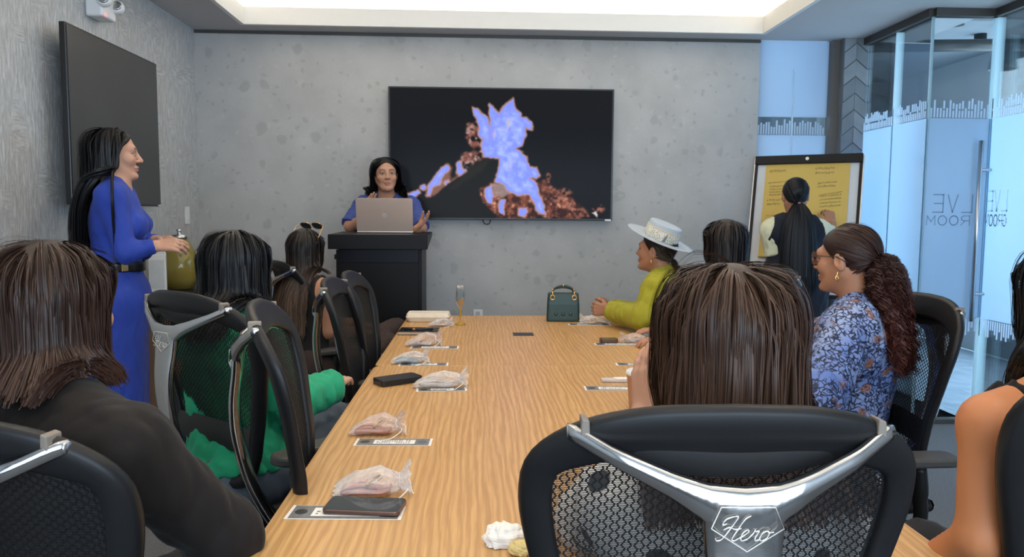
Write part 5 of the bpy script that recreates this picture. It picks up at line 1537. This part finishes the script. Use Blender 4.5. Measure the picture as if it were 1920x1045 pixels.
        col = (c0 * (1 - mixr) + c1 * mixr) * br
        VV.append(v.reshape(-1, 3)); FF.append(F + nb); CC.append(np.repeat(col, 2, axis=1).reshape(-1, 3)); nb += ns * T * 2
    # scalp under the strands
    cap = Solid().ell(head + Hd @ HC, HR + .007, Hd)
    fcap = lambda p: np.maximum(cap(p), hairline(toL(p)) * .72 - .003)
    a, b = cap.bounds(.02); v, f = surface(fcap, a, b, .006)
    VV.append(v); FF.append(f + nb); CC.append(np.tile(c0 * .6, (len(v), 1))); nb += len(v)
    V = np.concatenate(VV); F = np.concatenate(FF); Cc = np.clip(np.concatenate(CC), 0, 1)
    used = np.unique(F); rm = np.full(len(V), -1); rm[used] = np.arange(len(used))
    link('hair', mesh_np('person_hair', V[used] - base, rm[F], 'hair', True, Cc[used]), root)
# ------------------------------------------------------------------ the people
TAN = (.44, .215, .125); FAIR = (.56, .31, .21); WARM = (.50, .25, .15)
cloth('black_blazer', (.011, .0085, .0075), .7, .15); cloth('royal_blue', (.028, .060, .36), .65, .15); cloth('green_knit', (.018, .32, .165), .75, .12)
cloth('black_top', (.012, .012, .013), .8, .2); cloth('brown_trousers', (.045, .030, .028), .75, .15); cloth('denim', (.10, .13, .17), .8, .4, 200)
cloth('blue_dress', (.055, .085, .30), .6, .15); cloth('lime_wool', (.36, .335, .030), .75, .08); cloth('pale_grey_top', (.52, .53, .55), .8, .1)
cloth('navy_vest', (.012, .015, .026), .7, .2); cloth('pale_yellow_tee', (.66, .66, .47), .8, .08); cloth('dark_trousers', (.02, .02, .024), .8, .15)
def print_mats():
    # blue blouse with leafy and floral print
    t = NT('floral_blouse'); v = t.coord(); w = t.node('ShaderNodeTexNoise', {'Vector': v, 'Scale': 28.0, 'Detail': 2.0}).outputs[1]
    vv = t.node('ShaderNodeVectorMath', {0: v, 1: t.node('ShaderNodeVectorMath', {0: w, 'Scale': .05}, operation='SCALE').outputs[0]}, operation='ADD').outputs[0]
    base = t.ramp(t.noise(v, 5, 3), [(.35, (.12, .20, .50)), (.62, (.30, .38, .62))])
    le = t.node('ShaderNodeTexVoronoi', {'Vector': vv, 'Scale': 62.0}, feature='DISTANCE_TO_EDGE').outputs[0]
    leaf = t.math('MULTIPLY', t.ramp(le, [(.07, (1, 1, 1)), (.19, (0, 0, 0))]), t.ramp(t.noise(v, 30, 2), [(.36, (0, 0, 0)), (.46, (1, 1, 1))]))
    c = t.mix(leaf, base, (.012, .018, .05))
    fl = t.node('ShaderNodeTexVoronoi', {'Vector': vv, 'Scale': 15.0}); 
    fm = t.math('MULTIPLY', t.ramp(fl.outputs[0], [(.24, (1, 1, 1)), (.34, (0, 0, 0))]), t.math('GREATER_THAN', t.node('ShaderNodeSeparateColor', {0: fl.outputs[1]}).outputs[0], .45))
    fc = t.mix(t.ramp(t.noise(vv, 110, 2), [(.42, (0, 0, 0)), (.52, (1, 1, 1))]), (.035, .035, .09), (.34, .15, .09))
    c = t.mix(fm, c, fc)
    t.end(t.bsdf(c, .6, 0, .35))
    # white blouse with black spots
    t = NT('spotted_blouse'); v = t.coord(); vo = t.node('ShaderNodeTexVoronoi', {'Vector': v, 'Scale': 13.0, 'Randomness': .8})
    t.end(t.bsdf(t.mix(t.ramp(vo.outputs[0], [(.27, (1, 1, 1)), (.31, (0, 0, 0))]), (.80, .76, .72), (.02, .018, .018)), .7, 0, .3))
print_mats()

def seat_legs(hip, yaw, spread=.10, reach=.44, drop=-.02):
    M = frame(yaw); out = {}
    for q, s in (('L', -1), ('R', 1)):
        kn = A(hip) + M @ A(s * spread, reach, drop + .06); kn[2] = A(hip)[2] + .02; out[q] = (kn, A(kn[0], kn[1], .09) - M @ A(0, .03, 0), M @ A(0, 1, 0))
    return out

def shoes(p, legs, mat='black_plastic'):
    for q, l in legs.items():
        an = A(l[1]); fd = A(l[2]); S = Solid().cone(an + A(0, 0, -.03), an + fd * .14 + A(0, 0, -.055), .046, .036, .03).keep(an + A(0, 0, -.01), (0, 0, 1)).keep(A(0, 0, .002), (0, 0, -1))
        a, b = S.bounds(.02); v, f = surface(S, a, b, .008); link('shoe', mesh_np('shoe', v - p['base'], f, mat), p['root'])

# 1 woman in the black blazer, near left
h1 = PA(102, 575, 1.36); n1 = PA(92, 765, 1.30)
L1 = seat_legs((-.80, 1.22, .53), 40)
p1 = person('woman with brown shoulder-length hair in black blazer, seated near left corner', (-.80, 1.22, .53), n1, 22, h1, 20, -3, 0,
    arms={'R': ((-.455, 1.335, .765), (-.56, 1.50, .60), (-.3, .8, -.5), (0, 0, -1), .4), 'L': ((-1.02, 1.42, .76), (-.88, 1.62, .62), (.4, .8, -.2), (0, 0, -1), .4)},
    legs=L1, skin=FAIR, shoulder=.178, top=dict(mat='black_blazer', g=.020, name='blazer', h=.0065, fold=.0035, neck=.060, vneck=True, freq=22), bottom=dict(mat='dark_trousers'),
    hair=dict(n=9000, w=.0019, len=.40, c0=(.032, .015, .010), c1=(.060, .022, .014), cut=1.07, cutj=.06, thick=.032, step=.013, seed=11, cvar=.30, grow=.01, xmax=.112, front=.03, wave=.003, wf=28), hi=.004)
shoes(p1, L1)
# blazer collar
S = Solid(); 
for s in (-1, 1): S.cone(p1['neck'] - p1['fw'] * .045 + p1['up'] * .030 + p1['right'] * s * .035, p1['neck'] + p1['fw'] * .05 + p1['right'] * s * .095 - p1['up'] * .025, .020, .016, .015)
S.cone(p1['neck'] - p1['fw'] * .050 + p1['up'] * .030 - p1['right'] * .035, p1['neck'] - p1['fw'] * .050 + p1['up'] * .030 + p1['right'] * .035, .020, .020, .015)
S.sub_cone(p1['neck'] - p1['up'] * .05, p1['neck'] + p1['up'] * .1, .050, .050, .006)
a, b = S.bounds(.02); v, f = surface(S, a, b, .005); link('blazer_collar', mesh_np('blazer_collar', v - p1['base'], f, 'black_blazer'), p1['root'])

# 10 woman with long brown hair in the near chair
h10 = PA(1362, 633, 1.16); n10 = A(h10[0] + .005, 1.12, .955)
L10 = seat_legs((.36, 1.02, .53), 0)
p10 = person('woman with long brown hair seen from behind, seated in nearest chair', (.36, 1.04, .53), n10, 0, h10, 0, -4, 0,
    arms={'L': ((.215, 1.36, .775), (.334, 1.44, .955), (.04, .10, 1.0), (.8, .5, 0), .25), 'R': ((.62, 1.30, .775), (.48, 1.46, .775), (-.8, .5, 0), (0, 0, -1), .4)},
    legs=L10, skin=FAIR, top=dict(mat='spotted_blouse', g=.015, name='blouse', sleeve=1.35, hem=-.1), bottom=dict(mat='dark_trousers'),
    hair=dict(n=11000, w=.0019, len=.52, c0=(.046, .021, .012), c1=(.30, .165, .105), thick=.042, step=.014, seed=4, cvar=.34, backy=-.05, xmax=.16, grow=.04, wave=.003, wf=22, cut=.955, cutj=.07), hi=.006, hands=.004)
shoes(p10, L10)

# 3 woman in green
h3 = PA(447, 500, 2.45); n3 = A(h3[0] - .02, 2.40, 1.00)
L3 = {'L': ((-.52, 2.66, .60), (-.50, 2.72, .09), (.5, .8, 0)), 'R': ((-.42, 2.48, .60), (-.40, 2.52, .09), (.6, .7, 0))}
p3 = person('woman in bright green top with black bob, reaching to the table edge', (-.74, 2.28, .53), n3, 42, h3, 24, -4, 0,
    arms={'R': ((-.555, 2.27, .775), (-.475, 2.49, .775), (.08, 1, .06), (0, 0, -1), .35), 'L': ((-.76, 2.62, .76), (-.62, 2.66, .68), (.7, .5, -.1), (0, 0, -1), .4)},
    legs=L3, skin=FAIR, top=dict(mat='green_knit', g=.022, name='top', sleeve=1.93, h=.0075, fold=.007, freq=22, hem=.05), bottom=dict(mat='denim', name='jeans', fold=.005),
    hair=dict(n=5200, w=.0028, len=.34, c0=(.0085, .0085, .010), thick=.034, step=.014, seed=7, cvar=.3, cut=.985, cutj=.05, grow=.05, xmax=.13, wave=.003, wf=25), hi=.005)
shoes(p3, L3)

# 4 woman with sunglasses on her head
h4 = PA(574, 470, 4.0); n4 = A(h4[0], 3.97, 1.005)
L4 = {'L': (PA(742, 622, 4.42), (-.66, 4.50, .30), (.6, .7, 0)), 'R': ((-.50, 4.25, .585), (-.48, 4.30, .09), (.6, .7, 0))}
p4 = person('woman in black sleeveless top with sunglasses on her long hair', (-.90, 3.90, .53), n4, 35, h4, 20, -2, 0,
    arms={'R': ((-.76, 3.88, .74), PA(668, 622, 4.16), (.75, .6, -.1), (0, 0, -1), .25), 'L': ((-.98, 4.2, .74), (-.72, 4.33, .72), (.9, .2, -.1), (0, 0, -1), .3)},
    legs=L4, skin=WARM, top=dict(mat='black_top', g=.010, sleeve=.02, name='tank_top', scoop=True, hem=-.1, fold=.002), bottom=dict(mat='brown_trousers'),
    hair=dict(n=3600, w=.0036, len=.50, c0=(.014, .010, .009), c1=(.15, .085, .05), thick=.024, step=.015, seed=9, cvar=.3, backy=-.03, xmax=.10, wave=.004, wf=22), hi=.005)
shoes(p4, L4)
def sunglasses(p, up=.105, back=.02, tilt=55, mat='phone_black', lens='phone_glass', name='sunglasses', rim=.0022):
    """frame resting on the head: two lenses, bridge, two temples"""
    M = Matrix(p['Hd'].tolist()).to_4x4(); M.translation = Vector(p['head'] - p['base'])
    M = M @ Matrix.Translation((0, back, up)) @ Matrix.Rotation(R(tilt), 4, 'X')
    g = bpy.data.objects.new(name, None); COL.objects.link(g); g.parent = p['root']
    for s in (-1, 1):
        pts = [M @ Vector((s * .034 + a, 0, b)) for a, b in rrect(.056, .046, .016, 4)]
        MB().tube(pts + [pts[0]], rim, 6, False).build('lens_rim', mat, g, smooth=True)
        MB().add(pts, [tuple(range(len(pts)))]).build('lens', lens, g)
        MB().tube([M @ Vector((s * .062, 0, .012)), M @ Vector((s * .082, -.012, .012)), M @ Vector((s * .084, -.10, .008)), M @ Vector((s * .080, -.135, -.012))], rim * .9, 6).build('temple', mat, g, smooth=True)
    MB().tube([M @ Vector((-.007, 0, .008)), M @ Vector((0, .002, .012)), M @ Vector((.007, 0, .008))], rim, 6).build('bridge', mat, g, smooth=True)
    return g
def sunglasses_mesh(*a, **k):
    return sunglasses(*a, **k)
sunglasses(p4, .132, .050, 48, 'gold_metal')

# 2 woman in royal blue dress standing by the left wall
h2 = PA(214, 289, 3.5); n2 = A(h2[0] + .005, 3.5, 1.475)
L2 = {'L': ((-1.64, 3.60, .50), (-1.66, 3.60, .10), (1, .1, 0)), 'R': ((-1.62, 3.42, .50), (-1.64, 3.42, .10), (1, .1, 0))}
p2 = person('woman in belted royal blue dress with waist-long black hair, standing by left display', (-1.655, 3.5, .95), n2, 74, h2, 68, 0, 0,
    arms={'R': (PA(236, 474, 3.36), PA(290, 462, 3.42), (1, .12, .08), (0, .6, -.6), [.5, .55, .6, .65]), 'L': (A(-1.62, 3.70, 1.17), PA(292, 452, 3.54), (1, -.1, .05), (0, -.4, -.9), [.4, .45, .5, .5])},
    legs=L2, skin=FAIR, shoulder=.150, top=dict(mat='royal_blue', g=.005, name='dress', sleeve=1.96, skirt=.34, h=.008, fold=.0025),
    hair=dict(n=4600, w=.0034, len=.78, c0=(.0065, .0060, .0075), thick=.040, step=.018, seed=21, cvar=.25, backy=.0, xmax=.105, cut=1.10, cutj=.04, grow=.05), hi=.0035, hands=.0040)
shoes(p2, L2)
wb = A(p2['base']); zc = 1.115; ring = []
S = Solid(); c_ = p2['lp'](.30)
T2 = np.stack([p2['right'], p2['fw'], p2['up']], 1)
S.ell(c_, (.151, .121, .18), T2).keep(c_ + p2['up'] * .022, p2['up']).keep(c_ - p2['up'] * .022, -p2['up'])
a, b = S.bounds(.02); v, f = surface(S, a, b, .006); bl = link('belt', mesh_np('belt', v - p2['base'], f, 'phone_black'), p2['root'])
bk = c_ + p2['right'] * .135 + p2['fw'] * .055 - p2['base']
MB().box((-.003, -.016, -.018), (.003, .016, .018), Matrix.Translation(Vector(bk)) @ Matrix.Rotation(R(-30), 4, 'Z')).build('belt_buckle', 'gold_metal', bl, bevel=.002)
for k in range(5):
    c2 = c_ + p2['right'] * (.150 - .004 * k * k * .5) - p2['fw'] * (.012 + .018 * k) - p2['base']
    MB().ball(Vector(c2), .005, 8, 6).build('belt_stud', 'gold_metal', bl, smooth=True)

# 5 presenter behind the podium
h5 = PA(723, 327, 5.16); n5 = A(h5[0] + .0, 5.22, 1.455)
L5 = {'L': ((-.52, 5.2, .52), (-.52, 5.24, .09), (0, -1, 0)), 'R': ((-.70, 5.2, .52), (-.70, 5.24, .09), (0, -1, 0))}
p5 = person('presenter with long wavy black hair in blue dress speaking behind the podium', (-.615, 5.24, .95), n5, 176, h5, 166, 0, 2,
    arms={'R': (PA(656, 424, 5.10), PA(692, 406, 5.00), (.06, -.10, 1), (.75, -.6, 0), .22), 'L': (PA(789, 428, 5.08), PA(781, 430, 4.90), (.55, -.45, .50), (-.3, -.4, .85), .22)},
    legs=L5, skin=(.54, .285, .18), shoulder=.165, top=dict(mat='blue_dress', g=.014, name='dress', sleeve=.96, skirt=.45, h=.008, fold=.004, flare=1.25, neck=.066),
    hair=dict(n=4200, w=.0034, len=.47, c0=(.0060, .0055, .0060), thick=.024, step=.014, seed=31, cvar=.25, grow=.10, wave=.010, wf=40, ws=.12, front=.0, xmax=.115), hi=.0030, hands=.0036, lips=(.36, .12, .11))
shoes(p5, L5)

# 6 woman in the lime blazer and hat
h6 = PA(1231, 470, 4.0); n6 = A(h6[0] + .035, 3.97, 1.02)
L6 = seat_legs((1.12, 3.92, .53), -70)
p6 = person('woman in lime green blazer and pale blue brimmed hat leaning on table', (1.14, 3.92, .53), n6, -58, h6, -54, 6, 0,
    arms={'L': (PA(1206, 596, 3.80), PA(1143, 583, 4.10), (-.85, .45, .06), (.3, .9, -.1), [.9, .95, 1.0, 1.0]), 'R': (PA(1195, 590, 4.36), PA(1146, 578, 4.22), (-.95, -.15, .02), (.1, -.9, .1), [.9, .95, 1.0, 1.0])},
    legs=L6, skin=TAN, shoulder=.165, top=dict(mat='lime_wool', g=.022, name='blazer', sleeve=1.90, h=.0075, fold=.006, freq=20, vneck=True, neck=.058), bottom=dict(mat='lime_wool'),
    hair=dict(n=2600, w=.0034, len=.26, c0=(.026, .016, .010), c1=(.30, .22, .14), thick=.010, step=.012, seed=41, tie=(0, -.100, -.045), tail_n=900, tie_r=.014, fluff=.22, tail_dir=(0, -.8, -.8), cvar=.3), hi=.0038, hands=.0036)
shoes(p6, L6)
def hat(p):
    M = Matrix(frame(-54, 0, 0).tolist()).to_4x4(); M.translation = Vector(p['head'] - p['base'] + p['Hd'] @ A(0, -.012, .062))
    M = M @ Matrix.Rotation(R(23), 4, 'X') @ Matrix.Scale(1.10, 4, (0, 1, 0))
    felt = flat('hat_felt', (.42, .48, .55), .8, var=.06, scale=80); band = NT('hat_band'); v = band.coord(); n = band.node('ShaderNodeTexVoronoi', {'Vector': v, 'Scale': 95.0}, feature='DISTANCE_TO_EDGE').outputs[0]
    band.end(band.bsdf(band.mix(band.ramp(n, [(.10, (1, 1, 1)), (.2, (0, 0, 0))]), (.44, .41, .31), (.74, .72, .64)), .6))
    g = bpy.data.objects.new('hat', None); COL.objects.link(g); g.parent = p['root']
    MB().lathe([(.083, .0), (.105, -.004), (.150, .001), (.172, .006), (.174, .009), (.150, .005), (.105, .001), (.086, .005)], n=48, M=M).build('brim', felt, g, smooth=True)
    MB().lathe([(.087, .0), (.086, .05), (.083, .085), (.079, .090), (.060, .086), (.01, .085)], n=48, M=M).build('crown', felt, g, smooth=True)
    MB().lathe([(.0875, .004), (.0890, .006), (.0882, .056), (.0865, .060)], n=48, M=M).build('hat_band', MATS['hat_band'], g, smooth=True)
    MB().lathe([(.0868, .059), (.0880, .060), (.0876, .064), (.0855, .065)], n=48, M=M).build('band_cord', flat('cord_gold', (.62, .55, .34), .5), g, smooth=True)
    t = MB()
    for k in range(14):
        a = R(205) + .012 * k; t.tube([M @ Vector((.0885 * math.cos(R(215)), .0885 * math.sin(R(215)), .058)), M @ Vector((.093 * math.cos(a), .093 * math.sin(a), .010))], .0011, 4)
    t.build('tassel', flat('tassel_grey', (.22, .25, .26), .7), g)
hat(p6)
def earring(p, side, pts, mat='gold_metal', r=.002):
    e = MB()
    loc = [Vector(p['head'] + p['Hd'] @ A(side * x, y, z) - p['base']) for x, y, z in pts]
    return e.tube(loc, r, 7).build('earring', mat, p['root'], smooth=True)
earring(p6, -1, [(.083, -.012, -.042), (.085, -.012, -.060), (.084, -.010, -.075)], r=.004)
rp = A(PA(1127, 568, 4.13)) - p6['base']
# 7 woman with long straight dark hair
h7 = PA(1357, 458, 3.45); n7 = A(h7[0] + .01, 3.45, 1.01)
L7 = seat_legs((1.22, 3.45, .53), -60)
p7 = person('woman with long straight dark hair, between lime blazer and flip chart', (1.22, 3.44, .53), n7, -45, h7, -22, 0, 0,
    arms={'L': ((1.06, 3.22, .76), (.88, 3.36, .78), (-1, .2, 0), (0, 0, -1), .4), 'R': ((1.10, 3.72, .76), (.92, 3.66, .78), (-1, -.1, 0), (0, 0, -1), .4)}, legs=L7, skin=WARM,
    top=dict(mat='pale_grey_top', g=.016, name='top', hem=-.1), bottom=dict(mat='dark_trousers'),
    hair=dict(n=3800, w=.0034, len=.55, c0=(.016, .011, .010), thick=.026, step=.015, seed=51, cvar=.28, backy=-.02, xmax=.11, grow=.03), hi=.006, hands=.006)
shoes(p7, L7)

# 8 woman writing at the flip chart
h8 = PA(1491, 367, 4.80); n8 = A(h8[0] + .005, 4.80, 1.315)
L8 = {'L': ((2.0, 4.80, .50), (2.0, 4.78, .09), (0, 1, 0)), 'R': ((2.18, 4.80, .50), (2.18, 4.78, .09), (0, 1, 0))}
def vest_cut(S, neck, right, fw, up, sh):
    pass
p8 = person('woman in dark vest over pale yellow tee facing the flip chart', (2.09, 4.80, .93), n8, 8, h8, 10, -2, 0,
    arms={'L': (PA(1458, 488, 4.80), PA(1470, 520, 4.98), (.3, .8, -.1), (0, 0, -1), .4), 'R': (PA(1557, 445, 4.86), PA(1560, 420, 5.05), (-.1, .4, .9), (0, 1, 0), [.8, .9, 1, 1])}, legs=L8, skin=TAN, shoulder=.150,
    top=dict(mat='pale_yellow_tee', g=.016, name='tee', sleeve=.80, hem=-.05, flare=1.25), bottom=dict(mat='dark_trousers'), top2=dict(g=.027, name='vest', mat='navy_vest', skirt=.50, wide=.012),
    hair=dict(n=3600, w=.0032, len=.62, c0=(.0055, .0060, .0090), thick=.012, step=.016, seed=61, tie=(0, -.102, -.055), tail_n=2400, tie_r=.013, fluff=.25, fan=1.25, tail_dir=(0, -.6, -.8), tail_g=.14, cvar=.3), hi=.005, hands=.005)
shoes(p8, L8)
ht = p8['head'] + p8['Hd'] @ A(0, -.117, -.057) - p8['base']
MB().ball(Vector(ht), (.013, .007, .009), 10, 7).build('hair_clip', flat('clip_rose', (.45, .20, .18), .35, .5), p8['root'], smooth=True)

# 9 woman with curly ponytail, glasses and floral blouse
h9 = PA(1588, 486, 2.50); n9 = A(h9[0] + .045, 2.47, 1.025)
L9 = seat_legs((1.24, 2.44, .53), -66)
p9 = person('woman in blue floral blouse with curly ponytail and glasses', (1.22, 2.42, .53), n9, -52, h9, -38, -2, 0,
    arms={'L': ((1.02, 2.16, .80), (.80, 2.30, .785), (-.95, .3, 0), (0, 0, -1), .4), 'R': ((1.08, 2.74, .80), (.84, 2.70, .785), (-1, -.1, 0), (0, 0, -1), .4)}, legs=L9, skin=TAN, shoulder=.182,
    top=dict(mat='floral_blouse', g=.030, name='blouse', sleeve=1.6, h=.0075, fold=.007, freq=18, hem=-.1, flare=1.2, neck=.060), bottom=dict(mat='dark_trousers'),
    hair=dict(n=6800, w=.0022, len=.40, c0=(.036, .016, .012), c1=(.13, .036, .026), thick=.016, step=.010, seed=71, tie=(0, -.105, .000), tail_n=3600, tie_r=.022, fluff=.80, tail_dir=(0, -.45, -.75), tail_g=.13, wave=.0115, wf=130, ws=.0, scalp_wave=0, cvar=.4), hi=.0038, hands=.006)
shoes(p9, L9)
sunglasses(p9, .002, .094, 0, 'phone_black', 'clear_glass', 'glasses', .0018)
earring(p9, -1, [(.084, -.010, -.040), (.086, -.008, -.050), (.088, -.002, -.060), (.086, -.010, -.072), (.088, -.014, -.062), (.086, -.008, -.052)], r=.0026)
S = Solid().cone(p9['neck'] - p9['fw'] * .055 + p9['up'] * .030 - p9['right'] * .04, p9['neck'] - p9['fw'] * .055 + p9['up'] * .030 + p9['right'] * .04, .022, .022, .02)
for s in (-1, 1): S.cone(p9['neck'] - p9['fw'] * .05 + p9['up'] * .03 + p9['right'] * s * .04, p9['neck'] + p9['fw'] * .045 + p9['up'] * .012 + p9['right'] * s * .06, .022, .018, .02)
S.sub_cone(p9['neck'] - p9['up'] * .05, p9['neck'] + p9['up'] * .12, .052, .054, .008)
a, b = S.bounds(.02); v, f = surface(S, a, b, .005); link('collar', mesh_np('collar', v - p9['base'], f, 'floral_blouse'), p9['root'])

# 11 person at the right edge: bare arm and black hair
h11 = A(1.112, 1.34, 1.20); n11 = A(1.062, 1.27, 1.045)
L11 = seat_legs((1.12, 1.22, .53), -20)
p11 = person('person with bare arm and black hair cut off by the right picture edge', (1.14, 1.22, .53), n11, -12, h11, 12, 0, 0,
    arms={'L': (PA(1838, 1010, 1.22), (.86, 1.44, .60), (.1, 1, -.1), (0, 0, -1), .4), 'R': ((1.33, 1.32, .74), (1.22, 1.5, .62), (-.4, .9, 0), (0, 0, -1), .4)}, legs=L11, skin=(.52, .20, .080), shoulder=.185,
    top=dict(mat='black_top', g=.010, sleeve=.02, name='tank_top', scoop=True, hem=-.1, fold=.002), bottom=dict(mat='dark_trousers'),
    hair=dict(n=3800, w=.0022, len=.40, c0=(.0065, .0065, .0080), thick=.022, step=.014, seed=81, cvar=.3, backy=-.02, xmax=.10, wave=.003, wf=20), hi=.006, hands=.006)
shoes(p11, L11)
